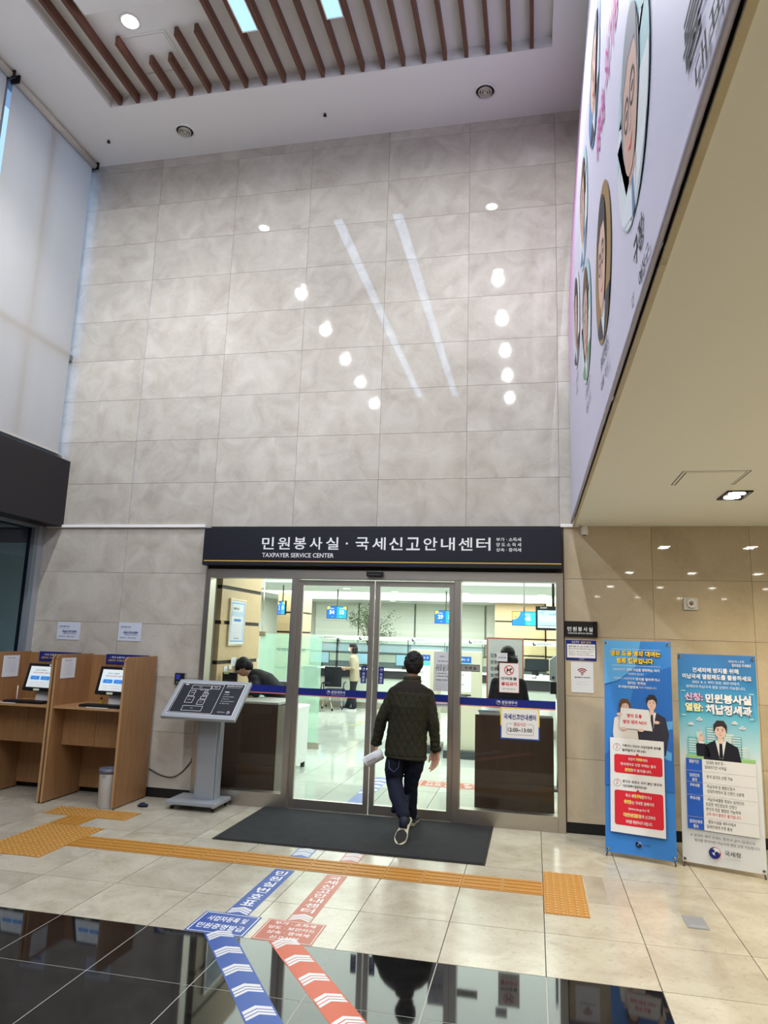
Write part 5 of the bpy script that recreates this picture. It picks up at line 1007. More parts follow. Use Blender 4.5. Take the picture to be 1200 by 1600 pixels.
t = thing('tissue_box', (-.15, 7.1, 1.13), 'small white folded paper box on the right counter', 'box'); part('box', t, lambda b: b.box(-.23, -.05, 7.02, 7.14, 1.131, 1.19, WHT, .004)); part('tissue', t, lambda b: b.sph((-.14, 7.08, 1.20), (.05, .03, .03), WHT, 8))
t = thing('wall_unit', (-.02, 2, 1.3), 'grey box unit with black base at the right edge of the right glass', 'machine'); part('housing', t, lambda b: b.prism([(-.075, 1.36), (.14, 1.33), (.14, 1.70), (.0, 1.68), (-.075, 1.62)], 2.0, 2.2, flat('unit_grey', (.38, .42, .43), .4), 'Y')); part('lens', t, lambda b: b.lathe([(.018, 0), (.018, -.01)], (-.03, 2.0, 1.40), BLK, 14, 'Y')); part('base', t, lambda b: b.box(-.07, .14, 2.0, 2.2, 1.19, 1.34, BLK, .01)); part('pole', t, lambda b: b.tube([(.03, 2.1, 0), (.03, 2.1, 1.2)], .03, STEEL, 12)); part('foot', t, lambda b: b.lathe([(.16, 0), (.16, .02), (.03, .03)], (.03, 2.1, 0), BLK, 20))
# ticket kiosks
KCR = flat('kiosk_cream', (.62, .60, .46), .5); KTQ = flat('kiosk_turquoise', (.10, .50, .56), .4, .25)
def kiosk(x0, x1, y, lab):
    t = thing('ticket_kiosk', ((x0 + x1) / 2, y + .25, 0), lab, 'kiosk', 'cream ticket kiosks'); w_ = x1 - x0
    part('body', t, lambda b: b.box(x0, x1, y, y + .45, .12, 1.66, KCR, .008)); part('plinth', t, lambda b: b.box(x0 - .05, x1 + .05, y - .10, y + .50, 0, .12, flat('plinth_dark', (.06, .07, .075), .4), .008))
    Q = Print((x0, y, 0), (1, 0, 0), (0, 0, 1)); Q.rect(w_ * .08, 1.48, w_ * .72, 1.58, BA3, 0); Q.txt('번호표 뽑는 곳', w_ * .12, 1.515, w_ * .66, 1.55, LETW, 1, .02); Q.rect(w_ * .08, 1.02, w_ * .72, 1.47, flat('kiosk_screen_pale', (.62, .70, .66), .3, .35), 0); Q.rect(w_ * .08, 1.40, w_ * .72, 1.47, KTQ, 1)
    for k in range(2): Q.rect(w_ * .14, 1.23 - .15 * k, w_ * .64, 1.35 - .15 * k, WHT, 1); Q.txt('민원업무', w_ * .25, 1.275 - .15 * k, w_ * .5, 1.30 - .15 * k, INK, 2)
    Q.rect(w_ * .1, .96, w_ * .72, .985, CD, 0); Q.build('print', t); part('ticket_slot', t, lambda b: b.box(x0 + w_ * .3, x0 + w_ * .6, y - .02, y - .001, .95, .99, CHROME)); return t
kiosk(-2.33, -1.85, 4.4, 'cream ticket kiosk with blue header behind the head of the walking man'); kiosk(-1.64, -1.12, 4.05, 'cream ticket kiosk with blue header behind the mullion of the right glass')
# red framed banner behind the right desk
t = thing('standing_notice', (-.646, 2.0, 0), 'tall white notice banner with red frame behind the woman at the right desk', 'banner')
part('sheet', t, lambda b: b.box(-.89, -.405, 2.0, 2.01, .03, 1.89, WHT)); part('foot', t, lambda b: b.box(-.8, -.5, 1.92, 2.12, 0, .03, ALU, .004))
P = Print((-.89, 2.0, .03), (1, 0, 0), (0, 0, 1)); P.frame(0, 0, .485, 1.86, .018, CORAL, 0)
for k, s_ in enumerate(('민원인과 맞서는', '민원담당자를', '민원인의 폭언', '보호하기 위해', '사고를 예방', '위협 행위는')): P.ctxt(s_, .055, 1.60 - .085 * k, .05, INK, 1, .012, .40, 'L')
P.ctxt('응대 중단', .055, 1.03, .055, REDP, 1, .02, .3, 'L'); P.build('print', t)
# chairs
def office_chair(x, y, rot, lab):
    t = thing('office_chair', (x, y, 0), lab, 'chair', 'office chairs in the back of the office'); M = Matrix.Translation((x, y, 0)) @ Matrix.Rotation(rot, 4, 'Z')
    part('seat', t, lambda b: b.box(-.24, .24, -.24, .24, .44, .50, BLK, .02, M)); Mb = M @ Matrix.Translation((0, .24, .56)) @ Matrix.Rotation(math.radians(-10), 4, 'X')
    part('backrest', t, lambda b: b.box(-.22, .22, -.015, .02, 0, .52, BLK, .014, Mb))
    for s_ in (-1, 1):
        part('armrest', t, lambda b: (b.tube([M @ Vector((s_ * .25, .18, .47)), M @ Vector((s_ * .27, .16, .66)), M @ Vector((s_ * .27, -.14, .67))], .014, BLK, 8),))
        for q in (-1, 1):
            l_ = part('leg', t, lambda b: b.tube([M @ Vector((s_ * .20, q * .16, .45)), M @ Vector((s_ * .26, q * .26, .05))], .012, CHROME, 8)); part('caster', l_, lambda b: b.sph(M @ Vector((s_ * .26, q * .26, .032)), .03, BLK, 8))
office_chair(-5.55, 9.75, math.radians(60), 'black office chair with castors left of the standing woman'); office_chair(-5.35, 10.55, math.radians(185), 'black office chair partly behind the standing woman'); office_chair(-2.95, 9.6, math.radians(20), 'black office chair hidden behind the walking man')
t = thing('side_cabinet', (-5.9, 9.2, 0), 'small grey drawer cabinet with a red box behind the left door', 'cabinet'); part('body', t, lambda b: b.box(-6.12, -5.85, 9.0, 9.4, .03, .98, flat('cabinet_grey', (.16, .18, .17), .5), .004)); part('drawer', t, lambda b: b.box(-6.11, -5.86, 8.985, 9.0, .68, .95, flat('cabinet_grey2', (.19, .21, .20), .5)))
t = thing('red_box', (-5.98, 9.15, .98), 'small red printed box on the grey drawer cabinet', 'box'); part('box', t, lambda b: b.box(-6.08, -5.90, 9.05, 9.2, .981, 1.05, REDP, .003)); part('label_print', t, lambda b: b.box(-6.05, -5.94, 9.046, 9.05, 1.0, 1.03, WHT))
# potted tree
t = thing('potted_tree', (-4.95, 12.75, 0), 'tall thin leafed potted tree in front of the pale office blinds', 'plant')
part('pot', t, lambda b: b.lathe([(.16, 0), (.22, .4), (.24, .42), (.20, .42), (.19, .38)], (-4.95, 12.75, 0), flat('pot_grey', (.12, .12, .12), .6), 20)); rnd = random.Random(3)
BRK = flat('bark', (.12, .09, .06), .8); LEAF = mat('leaf_green', (.035, .085, .02), .6); bp = []
tr = MB(); tr.tube([(-4.95, 12.75, .38), (-4.98, 12.75, 1.0), (-4.93, 12.73, 1.6)], [.035, .028, .022], BRK, 8)
for k in range(22):
    a = rnd.uniform(0, 2 * PI); r = rnd.uniform(.35, .95); z0 = rnd.uniform(1.2, 1.75); z1 = rnd.uniform(1.85, 2.55) if r > .6 else rnd.uniform(2.2, 2.8); e = (-4.95 + r * math.cos(a), 12.75 + .45 * r * math.sin(a), z1)
    m_ = (-4.95 + .45 * r * math.cos(a), 12.75 + .2 * r * math.sin(a), z0 + (z1 - z0) * .65); tr.tube([(-4.94, 12.75, z0), m_, e], [.012, .007, .003], BRK, 5); bp.append(((-4.94, 12.75, z0), m_, e))
tr.build('trunk', t); lf = MB()
for k in range(1500):
    p0, p1, p2 = rnd.choice(bp); q = rnd.uniform(.45, 1.05); c = Vector(p1).lerp(Vector(p2), (q - .4) / .6) + Vector((rnd.gauss(0, .09), rnd.gauss(0, .07), rnd.gauss(0, .07))); c.z = min(c.z, 2.82); d = Vector((rnd.uniform(-1, 1), rnd.uniform(-.5, .5), rnd.uniform(-.9, .3))).normalized(); s_ = d.cross(Vector((rnd.random(), rnd.random(), rnd.random()))).normalized() * .013; L_ = d * .05
    lf.add([c, c + L_ / 2 + s_, c + L_, c + L_ / 2 - s_], [(0, 1, 2, 3)], LEAF)
tag(lf.build('leaves', t, fix=False), kind='stuff')
# stickers on the office floor
P = Print((-1.74, 1.70, 0), (1, 0, 0), (0, 1, 0), .0006, .0009); P.rect(0, 0, .94, .38, RDS, 0); P.frame(.02, .02, .92, .36, .008, LETW, 1); P.txt('양도·상속·증여세', .08, .24, .86, .33, LETW, 1, .01); P.txt('신고 상담 창구', .08, .08, .80, .19, LETW, 1, .02); tag(P.mb.build('floor_sticker', fix=False), 'coral floor sign with white lettering inside the office past the right door', 'floor sticker')
strip('floor_arrow', 'coral chevron strip on the office floor beside the walking man', RDS, (-1.94, 1.50), (0, 1), .55, .17, lambda P, W, L: [chev3(P, W, .03 + .17 * k) for k in range(3)])
strip('floor_arrow', 'pale blue chevron strip on the office floor behind the door meeting line', BLS, (-2.35, .25), (0, 1), 1.8, .2, lambda P, W, L: [chev3(P, W, .75 + .2 * k) for k in range(5)])
strip('floor_arrow', 'small blue arrow sticker on the threshold before the left door', BLS, (-2.33, -.019), (0, 1), .10, .19, lambda P, W, L: chevron(P, W, .02, .04, .02, WHT)); strip('floor_arrow', 'small coral arrow sticker on the threshold before the right door', RDS, (-1.86, -.019), (0, 1), .10, .19, lambda P, W, L: chevron(P, W, .02, .04, .02, WHT))
HZ = flat('hazard_yellow', (.55, .55, .05), .5)
for i, (x, y) in enumerate(((-4.07, 7.25), (-4.03, 7.85), (-3.75, 7.9))):
    P = Print((x, y, 0), (.5, 1, 0), (-1, .5, 0), .0006, .0009); P.rect(0, 0, .42, .07, HZ, 0); [P.poly([(.06 + .1 * k, .01), (.10 + .1 * k, .01), (.08 + .1 * k, .06), (.04 + .1 * k, .06)], BLK, 1) for k in range(4)]
    tag(P.mb.build('hazard_tape', fix=False), ('nearest', 'middle', 'rightmost')[i] + ' yellow and black tape piece on the shiny office floor', 'tape', 'yellow and black tape pieces')

# ---------------------------------------------------------------- people
def fuse(mb, name, parent, m, voxel=.01, smooth=4, shape=None):
    o0 = wloc(parent); me = bpy.data.meshes.new(name); me.from_pydata([tuple(Vector(p) - o0) for p in mb.v], [], mb.f)
    b = bmesh.new(); b.from_mesh(me); bmesh.ops.recalc_face_normals(b, faces=b.faces); b.to_mesh(me); b.free()
    o = bpy.data.objects.new(name, me); COL.objects.link(o); r = o.modifiers.new('r', 'REMESH'); r.mode = 'VOXEL'; r.voxel_size = voxel; s = o.modifiers.new('s', 'SMOOTH'); s.iterations = smooth; s.factor = .5
    dg = bpy.context.evaluated_depsgraph_get(); m2 = bpy.data.meshes.new_from_object(o.evaluated_get(dg)); bpy.data.objects.remove(o); m2.name = name
    m2.materials.clear()
    for q in (m if isinstance(m, (list, tuple)) else [m]): m2.materials.append(q)
    m2.polygons.foreach_set('use_smooth', [True] * len(m2.polygons))
    if shape: shape(m2, o0)
    o = bpy.data.objects.new(name, m2); COL.objects.link(o); o.parent = parent; return o
Z = flat('tmp_body', (.5, .5, .5))
def spine(mb, pts, rx, ry, right, n=20, pw=2.4):
    pts = [Vector(p) for p in pts]; right = Vector(right).normalized(); rings = []
    for i, p in enumerate(pts):
        t_ = (pts[min(i + 1, len(pts) - 1)] - pts[max(i - 1, 0)]).normalized(); x = (right - t_ * right.dot(t_)).normalized(); y = t_.cross(x); R = []
        for k in range(n):
            c, s = math.cos(2 * PI * k / n), math.sin(2 * PI * k / n); R.append(tuple(p + x * rx[i] * math.copysign(abs(c) ** (2 / pw), c) + y * ry[i] * math.copysign(abs(s) ** (2 / pw), s)))
        rings.append(R)
    mb.loft(rings, Z)
def limb(mb, pts, r, n=14):
    mb.tube(pts, r, Z, n)
    for p, q in zip(pts, r): mb.sph(tuple(p), q * .98, Z, 12)
def hand(mb, w_, d, nrm, thumb, s=1., curl=.5):
    w_, d, nrm, thumb = Vector(w_), Vector(d).normalized(), Vector(nrm).normalized(), Vector(thumb).normalized()
    for k in range(4):
        off = thumb * (.030 - .020 * k) * s; base = w_ + d * .010 * s + off * .6; kn = w_ + d * (.085 - .006 * abs(k - 1)) * s + off; mb.tube([base, kn], [.015 * s, .012 * s], Z, 8)
        L = (.040, .046, .043, .034)[k] * s; a = curl; p1 = kn + (d * math.cos(a) + nrm * math.sin(a)) * L; p2 = p1 + (d * math.cos(2 * a) + nrm * math.sin(2 * a)) * L * .7; p3 = p2 + (d * math.cos(2.8 * a) + nrm * math.sin(2.8 * a)) * L * .5
        mb.tube([kn, p1, p2, p3], [.0105 * s, .0098 * s, .0088 * s, .006 * s], Z, 8); mb.sph(tuple(p3), .0062 * s, Z, 8); mb.sph(tuple(kn), .0115 * s, Z, 8)
    t0 = w_ + d * .018 * s + thumb * .018 * s; t1 = t0 + (d * .6 + thumb * .7 + nrm * .2).normalized() * .042 * s; t2 = t1 + (d * .9 + nrm * .35).normalized() * .032 * s; t3 = t2 + (d + nrm * .5).normalized() * .02 * s
    mb.tube([t0, t1, t2, t3], [.015 * s, .012 * s, .0105 * s, .007 * s], Z, 8); mb.sph(tuple(t3), .0072 * s, Z, 8)
def headshape(mb, c, M3, s=1.):
    """M3 columns: right, forward, up"""
    c = Vector(c); f = lambda x, y, z: c + (M3[0] * x + M3[1] * y + M3[2] * z) * s
    def blob(x, y, z, rx, ry, rz, n=16):
        MM = Matrix((( *[M3[i][0] for i in range(3)], 0), (*[M3[i][1] for i in range(3)], 0), (*[M3[i][2] for i in range(3)], 0), (0, 0, 0, 1))); mb.sph((0, 0, 0), (rx * s, ry * s, rz * s), Z, n, Matrix.Translation(f(x, y, z)) @ MM)
    blob(0, -.012, .025, .074, .092, .088); blob(0, .022, -.030, .060, .070, .082); blob(0, .045, -.080, .034, .034, .028)
    for q in (-1, 1): blob(q * .076, -.004, -.012, .010, .020, .031, 10); blob(q * .040, .068, -.022, .022, .018, .018, 10); blob(q * .03, .083, .022, .022, .010, .007, 8)
    mb.tube([f(0, .085, .012), f(0, .104, -.028), f(0, .088, -.036)], [.008 * s, .014 * s, .010 * s], Z, 8); blob(0, .082, -.055, .024, .012, .008, 10); blob(0, .080, -.066, .020, .011, .007, 10)
def face_parts(t, c, M3, s=1., eye=INK):
    c = Vector(c); f = lambda x, y, z: c + (M3[0] * x + M3[1] * y + M3[2] * z) * s; b = MB()
    for q in (-1, 1): b.sph(tuple(f(q * .030, .083, .002)), .0095 * s, WHT, 10); b.sph(tuple(f(q * .030, .089, .002)), .0055 * s, INK, 8)
    b.build('eyes', t); b = MB()
    for q in (-1, 1): b.tube([f(q * .016, .094, .020), f(q * .032, .094, .026), f(q * .048, .084, .019)], [.0025 * s, .0032 * s, .002 * s], INK, 6)
    b.build('eyebrows', t); b = MB(); b.tube([f(-.020, .089, -.060), f(0, .096, -.0605), f(.020, .089, -.060)], [.003 * s, .005 * s, .003 * s], SK[1] if 0 else flat('lips', (.38, .14, .12), .5), 6); b.build('lips', t)
SKM = mat('skin', (.46, .25, .17), .5); SKM.node_tree.nodes['Principled BSDF'].inputs['Subsurface Weight'].default_value = .08
HAIRM = cloth('hair_black', (.010, .009, .010), (.022, .020, .020), 140, .55, .8)
def jacketmat(name, a, c2, yoke=None, zy=0, top=9):
    m = cloth(name, a, c2, 220, .75, .25); t, n, l, b = nodes(m)
    return m
OLIVE = jacketmat('olive_quilt', (.024, .024, .014), (.036, .035, .022)); YOKE = cloth('dark_brown_yoke', (.018, .014, .011), (.027, .021, .016), 200, .8); CORD = cloth('olive_collar', (.045, .043, .027), (.065, .06, .04), 200, .85)
DENIM = cloth('dark_denim', (.006, .009, .022), (.013, .019, .042), 260, .8, .35); SHOEB = flat('navy_shoe', (.012, .018, .035), .6); SOLEW = flat('sole_ivory', (.50, .49, .38), .6); SOLEK = flat('sole_tread', (.018, .018, .018), .8)
UP = (Vector((1, 0, 0)), Vector((0, 1, 0)), Vector((0, 0, 1)))
# --- the walking man, back to the viewer
man = thing('person', (-1.50, -.42, 0), 'man in olive quilted jacket and dark jeans walking in through the doors', 'person')
V3 = Vector
hc = (-1.468, -.385, 1.585)
sL, eL, wL = (-1.655, -.43, 1.295), (-1.775, -.44, 1.045), (-1.832, -.40, .795); sR, eR, wR = (-1.315, -.42, 1.285), (-1.252, -.44, 1.03), (-1.232, -.40, .775)
hipL, knL, anL = (-1.615, -.44, .78), (-1.628, -.44, .44), (-1.500, -.74, .235); hipR, knR, anR = (-1.425, -.42, .78), (-1.478, -.36, .43), (-1.482, -.27, .09)
bd = MB(); headshape(bd, hc, (V3((1, 0, 0)), V3((0, .99, -.10)), V3((0, .10, .99))), 1.04)
spine(bd, [(-1.51, -.43, .74), (-1.51, -.43, 1.0), (-1.495, -.44, 1.22), (-1.49, -.43, 1.34), (-1.485, -.42, 1.39)], [.14, .13, .155, .13, .07], [.09, .085, .095, .08, .06], (1, 0, 0)); limb(bd, [(-1.485, -.42, 1.36), (-1.475, -.40, 1.50)], [.056, .052])
for a, e, w_ in ((sL, eL, wL), (sR, eR, wR)): limb(bd, [V3(a), V3(e), V3(w_)], [.046, .036, .027])
for a, k_, n_ in ((hipL, knL, anL), (hipR, knR, anR)): limb(bd, [V3(a), V3(k_), V3(n_)], [.075, .050, .034])
bd.tube([anL, (-1.470, -.79, .205), (-1.462, -.84, .16)], [.034, .024, .012], Z, 10); bd.tube([anR, (-1.475, -.12, .05)], [.034, .026], Z, 10)
hand(bd, (-1.836, -.405, .775), (-.05, -.25, -1), (.85, .35, -.1), (.45, -.85, -.1), 1.1, .80); hand(bd, (-1.230, -.398, .755), (.02, -.05, -1), (-.45, -.75, 0), (-.85, .45, -.1), 1.15, .38)
fuse(bd, 'body', man, SKM, .0058, 3); face_parts(man, hc, (V3((1, 0, 0)), V3((0, .99, -.10)), V3((0, .10, .99))), 1.04)
hr = MB(); M3 = (V3((1, 0, 0)), V3((0, .99, -.10)), V3((0, .10, .99))); f = lambda x, y, z: V3(hc) + M3[0] * x + M3[1] * y + M3[2] * z
for x, y, z, r in ((0, -.03, .035, .090), (0, .015, .05, .084), (-.025, -.045, .0, .078), (.025, -.045, .0, .078), (0, -.055, -.035, .066), (-.03, -.04, -.055, .048), (.03, -.04, -.055, .048), (-.035, .0, .035, .062), (.035, .0, .035, .062), (0, -.03, .055, .080)): hr.sph(tuple(f(x, y, z)), r, Z, 14)
rr = random.Random(5)
for k in range(90):
    a, b_ = rr.uniform(0, 2 * PI), rr.uniform(-.15, 1.0); s_ = math.sqrt(max(0, 1 - b_ * b_)); hr.sph(tuple(f(.082 * s_ * math.cos(a), -.03 + .085 * s_ * math.sin(a), .035 + .078 * b_)), rr.uniform(.014, .022), Z, 6)
fuse(hr, 'hair', man, HAIRM, .006, 1)
jk = MB()
spine(jk, [(-1.527, -.43, .672), (-1.525, -.43, .70), (-1.52, -.43, .86), (-1.507, -.435, 1.03), (-1.497, -.44, 1.18), (-1.488, -.435, 1.285), (-1.488, -.43, 1.345), (-1.488, -.42, 1.385), (-1.485, -.415, 1.41)], [.212, .214, .206, .196, .206, .216, .196, .135, .085], [.148, .150, .142, .138, .140, .130, .108, .085, .070], (1, 0, 0), 28, 2.4)
limb(jk, [V3(sL), V3(eL) + V3((0, 0, .0)), V3(wL) + V3((0, 0, .005))], [.068, .064, .054]); limb(jk, [V3(sR), V3(eR), V3(wR) + V3((0, 0, .0))], [.068, .060, .050])
for q in range(7):  # sleeve folds
    for A, B, r0 in ((V3(eL), V3(wL), .066), (V3(eR), V3(wR), .062)):
        u_ = -.35 + q * .2; c = A.lerp(B, u_) if u_ > 0 else A.lerp(V3(sL) if A == V3(eL) else V3(sR), -u_); jk.tube([c + V3((-.03, -.02, .012 * (-1) ** q)), c + V3((.03, -.02, -.012 * (-1) ** q))], r0 * .62, Z, 8)
def quilt(me, o0):
    NR = [v.normal.copy() for v in me.vertices]; CO = []
    for v, nv in zip(me.vertices, NR):
        p = v.co + o0; d_ = 0.; d1 = (p.x * .86 + p.z * .50) / .062; d2 = (p.x * .86 - p.z * .50) / .062
        g = min(abs(d1 - round(d1)), abs(d2 - round(d2))) * .062
        yz = 1.315 - .10 * max(0, abs(p.x + 1.488) - .10)
        if p.z < yz and p.z > .70: d_ += .0055 * math.exp(-(g / .0065) ** 2)
        if abs(p.z - .698) < .006: d_ += .005
        CO += list(v.co - nv * d_)
    me.vertices.foreach_set('co', CO); me.update()
    for pl in me.polygons:
        p = pl.center + o0
        if p.z > 1.315 - .10 * max(0, abs(p.x + 1.488) - .10): pl.material_index = 1
fuse(jk, 'jacket', man, [OLIVE, YOKE], .0072, 3, quilt)
cl = MB()
for z0, z1, r0 in ((1.395, 1.432, .088), (1.428, 1.468, .084)): cl.loft([[(-1.482 + (r0 + g) * math.cos(2 * PI * k / 26), -.405 + (r0 * .86 + g) * math.sin(2 * PI * k / 26) + .03 * (z - 1.4), z) for k in range(26)] for z, g in ((z0, 0), (z0 + .008, .006), (z1 - .008, .006), (z1, 0), (z1, -.012))], CORD)
cl.build('collar', man)
for w_ in (wL, wR): part('cuff', man, lambda b: b.lathe([(.050, -.022), (.056, -.016), (.056, .012), (.050, .018)], w_, OLIVE, 20))
tr_ = MB(); spine(tr_, [(-1.52, -.43, .90), (-1.52, -.43, .78), (-1.52, -.435, .68)], [.165, .172, .165], [.115, .12, .11], (1, 0, 0), 24, 2.3)
limb(tr_, [V3((-1.615, -.44, .72)), V3((-1.635, -.45, .55)), V3(knL), V3((-1.570, -.60, .345)), V3((-1.505, -.735, .27)), V3((-1.462, -.80, .215))], [.102, .096, .082, .076, .066, .058]); limb(tr_, [V3((-1.418, -.42, .72)), V3((-1.44, -.40, .58)), V3(knR), V3((-1.482, -.31, .25)), V3((-1.483, -.275, .105))], [.098, .090, .074, .066, .060])
for q in range(4): tr_.tube([(-1.60, -.68 + .035 * q, .24 + .028 * q), (-1.45, -.70 + .035 * q, .25 + .026 * q)], .035, Z, 8)
def jeans(me, o0):
    NR = [v.normal.copy() for v in me.vertices]; CO = []
    for v, nv in zip(me.vertices, NR):
        p = v.co + o0; CO += list(v.co + nv * (.003 * math.sin(p.z * 55 + p.x * 22) * math.sin(p.x * 40 + p.z * 11)))
    me.vertices.foreach_set('co', CO); me.update()
fuse(tr_, 'jeans', man, DENIM, .0085, 3, jeans)
STITCH = flat('denim_stitch', (.12, .15, .24), .7)
part('pocket_stitch', man, lambda b: b.tube([(-1.672, -.535, .655), (-1.665, -.548, .585), (-1.615, -.562, .555), (-1.57, -.556, .60), (-1.566, -.55, .66)], .0022, STITCH, 5))
def shoe(b, H_, T_, sole_n, wd=.045, flatk=1.):
    """heel point, toe point, direction the sole faces"""
    H_, T_, n_ = V3(H_), V3(T_), V3(sole_n).normalized(); ax = (T_ - H_).normalized(); L = (T_ - H_).length; sd = ax.cross(n_).normalized(); n_ = sd.cross(ax).normalized(); n_ = n_ if n_.dot(V3(sole_n)) > 0 else -n_
    prof = [(0, .034), (.04, .043), (.12, .045), (.30, .040), (.48, .044), (.68, .055), (.85, .052), (.95, .037), (1, .016)]
    def outl(g, d): return [H_ + ax * (t_ * L) + sd * s_ * (w_ + g) + n_ * d for s_, seq in ((1, prof), (-1, prof[::-1])) for t_, w_ in seq]
    o = outl(0, 0); i = outl(.004, -.012); j = outl(.003, -.026); k = outl(-.002, -.03)
    return ax, sd, n_, L, o, i, j, k
def build_shoe(H_, T_, sn, par):
    ax, sd, n_, L, o, i, j, k = shoe(None, H_, T_, sn)
    s = part('shoe', par, lambda b: b.loft([[tuple(p) for p in r] for r in (i, j)] + [[tuple(V3(H_) + ax * (t_ * L) + sd * s_ * w_ - n_ * h_) for s_, seq in ((1, UPR), (-1, UPR[::-1])) for t_, w_, h_ in seq]], SHOEB))
    part('sole', s, lambda b: b.loft([[tuple(p) for p in r] for r in (o, i, j, k)], SOLEW, True, False))
    def tread(b):
        for t0, t1 in ((.02, .30), (.50, .985)):
            q = 8; w_ = lambda t_: .036 if t_ < .3 else (.050 - 2.2 * max(0, t_ - .8) ** 1.6 * .25)
            pts = [V3(H_) + ax * (t0 + (t1 - t0) * u / q) * 1 * L * 1.0 + sd * w_(t0 + (t1 - t0) * u / q) * (1 - .75 * abs(2 * u / q - 1) ** 4) for u in range(q + 1)]
            pt2 = [V3(H_) + ax * (t0 + (t1 - t0) * u / q) * L - sd * w_(t0 + (t1 - t0) * u / q) * (1 - .75 * abs(2 * u / q - 1) ** 4) for u in range(q, -1, -1)]
            r = pts + pt2; b.loft([[tuple(p) for p in r], [tuple(p + n_ * .004) for p in r]], SOLEK, True, False)
    part('tread', s, tread); return s
UPR = [(.03, .030, .085), (.08, .036, .10), (.18, .040, .10), (.34, .038, .085), (.50, .036, .065), (.68, .040, .05), (.84, .036, .045), (.94, .024, .038), (.97, .010, .034)]
part('sock', man, lambda b: b.tube([(-1.487, -.765, .245), (-1.458, -.82, .190), (-1.456, -.87, .13)], [.043, .046, .036], SHOEB, 14))
build_shoe((-1.432, -.768, .207), (-1.474, -.985, .016), (.12, -.62, .72), man); build_shoe((-1.486, -.315, .014), (-1.470, -.045, .014), (0, 0, -1), man)
# rolled papers held in the left hand: a thing of its own
pp = thing('rolled_papers', (-1.85, -.45, .6), 'loosely rolled white printed papers held in the left hand of the man', 'papers')
def roll(b):
    A, B = V3((-1.925, -.47, .61)), V3((-1.772, -.44, .700)); ax = (B - A).normalized(); x = ax.cross(V3((0, 1, 0))).normalized(); y = ax.cross(x)
    for lay in range(3):
        r = .047 - .004 * lay; n = 26; rg = [[tuple(c + (x * math.cos(a) + y * math.sin(a)) * (r + .010 * (k / n))) for k, a in ((k, -2.2 + 5.2 * k / n) for k in range(n + 1))] for c in (A - ax * .004 * lay, B + ax * .006 * lay)]
        vs = rg[0] + rg[1]; b.add(vs, [(k, k + 1, n + 2 + k, n + 1 + k) for k in range(n)], PAPER, None, True)
part('sheets', pp, roll)
def rl(b):
    A, B = V3((-1.925, -.47, .61)), V3((-1.772, -.44, .700)); ax = (B - A).normalized(); x = ax.cross(V3((0, 1, 0))).normalized(); y = ax.cross(x); cdir = (V3((-.27, -7.64, 1.83)) - A).normalized(); a0 = math.atan2(cdir.dot(y), cdir.dot(x))
    for q in range(6):
        a = a0 - .7 + .22 * q; r = .0585; p = lambda t_: A.lerp(B, t_) + (x * math.cos(a) + y * math.sin(a)) * r; b.tube([p(.12), p(.62 + .04 * (q % 3))], .0011 if q != 4 else .0024, LINEG if q != 4 else flat('dark_line', (.1, .1, .1), .6), 4)
part('print', pp, rl)
# --- woman at the back counter, facing left, with a mask
wm = thing('person', (-4.85, 10.4, 0), 'woman in beige top, dark trousers and white mask standing in the office', 'person')
Wr = (V3((0, 1, 0)), V3((-1, 0, -.08)).normalized(), V3((-.08, 0, 1)).normalized()); wh = (-4.86, 10.4, 1.56); BEI = cloth('beige_knit', (.36, .31, .22), (.42, .37, .27), 90, .9); TRK = cloth('dark_trousers', (.02, .022, .028), (.03, .032, .04), 120, .9)
b = MB(); headshape(b, wh, Wr, .98); spine(b, [(-4.80, 10.4, .85), (-4.80, 10.4, 1.05), (-4.82, 10.4, 1.25), (-4.83, 10.4, 1.36)], [.13, .11, .15, .07], [.09, .08, .09, .06], (0, 1, 0)); limb(b, [V3((-4.83, 10.4, 1.33)), V3((-4.845, 10.4, 1.48))], [.047, .044])
for q in (-1, 1):
    limb(b, [V3((-4.82, 10.4 + .16 * q, 1.31)), V3((-4.79, 10.4 + .21 * q, 1.06)), V3((-4.98, 10.4 + .12 * q, 1.03))], [.04, .034, .026]); hand(b, (-5.0, 10.4 + .12 * q, 1.03), (-1, -.1 * q, -.05), (0, -q * 1., 0), (0, 0, 1), .95, .5)
limb(b, [V3((-4.80, 10.32, .82)), V3((-4.80, 10.32, .46)), V3((-4.75, 10.32, .08))], [.07, .05, .032]); limb(b, [V3((-4.80, 10.48, .82)), V3((-4.86, 10.48, .46)), V3((-4.97, 10.48, .08))], [.07, .05, .032])
fuse(b, 'body', wm, SKM, .010, 2); face_parts(wm, wh, Wr, .98)
b = MB(); f2 = lambda x, y, z: V3(wh) + Wr[0] * x + Wr[1] * y + Wr[2] * z
for x, y, z, r in ((0, -.02, .045, .088), (0, .03, .06, .066), (0, -.05, -.02, .082), (-.055, -.03, -.03, .050), (.055, -.03, -.03, .050), (-.06, -.02, -.10, .042), (.06, -.02, -.10, .042), (0, -.06, -.09, .070)): b.sph(tuple(f2(x, y, z)), r, Z, 12)
fuse(b, 'hair', wm, HAIRM, .01, 3)
b = MB(); b.sph(tuple(f2(0, .075, -.045)), (.045, .052, .050), WHT, 14); b.build('face_mask', wm)
b = MB(); spine(b, [(-4.79, 10.4, .72), (-4.79, 10.4, .86), (-4.80, 10.4, 1.05), (-4.82, 10.4, 1.22), (-4.825, 10.4, 1.34), (-4.83, 10.4, 1.395)], [.185, .18, .16, .185, .15, .07], [.125, .12, .11, .12, .09, .06], (0, 1, 0))
for q in (-1, 1): limb(b, [V3((-4.82, 10.4 + .16 * q, 1.30)), V3((-4.79, 10.4 + .21 * q, 1.05)), V3((-4.94, 10.4 + .14 * q, 1.035))], [.065, .055, .042])
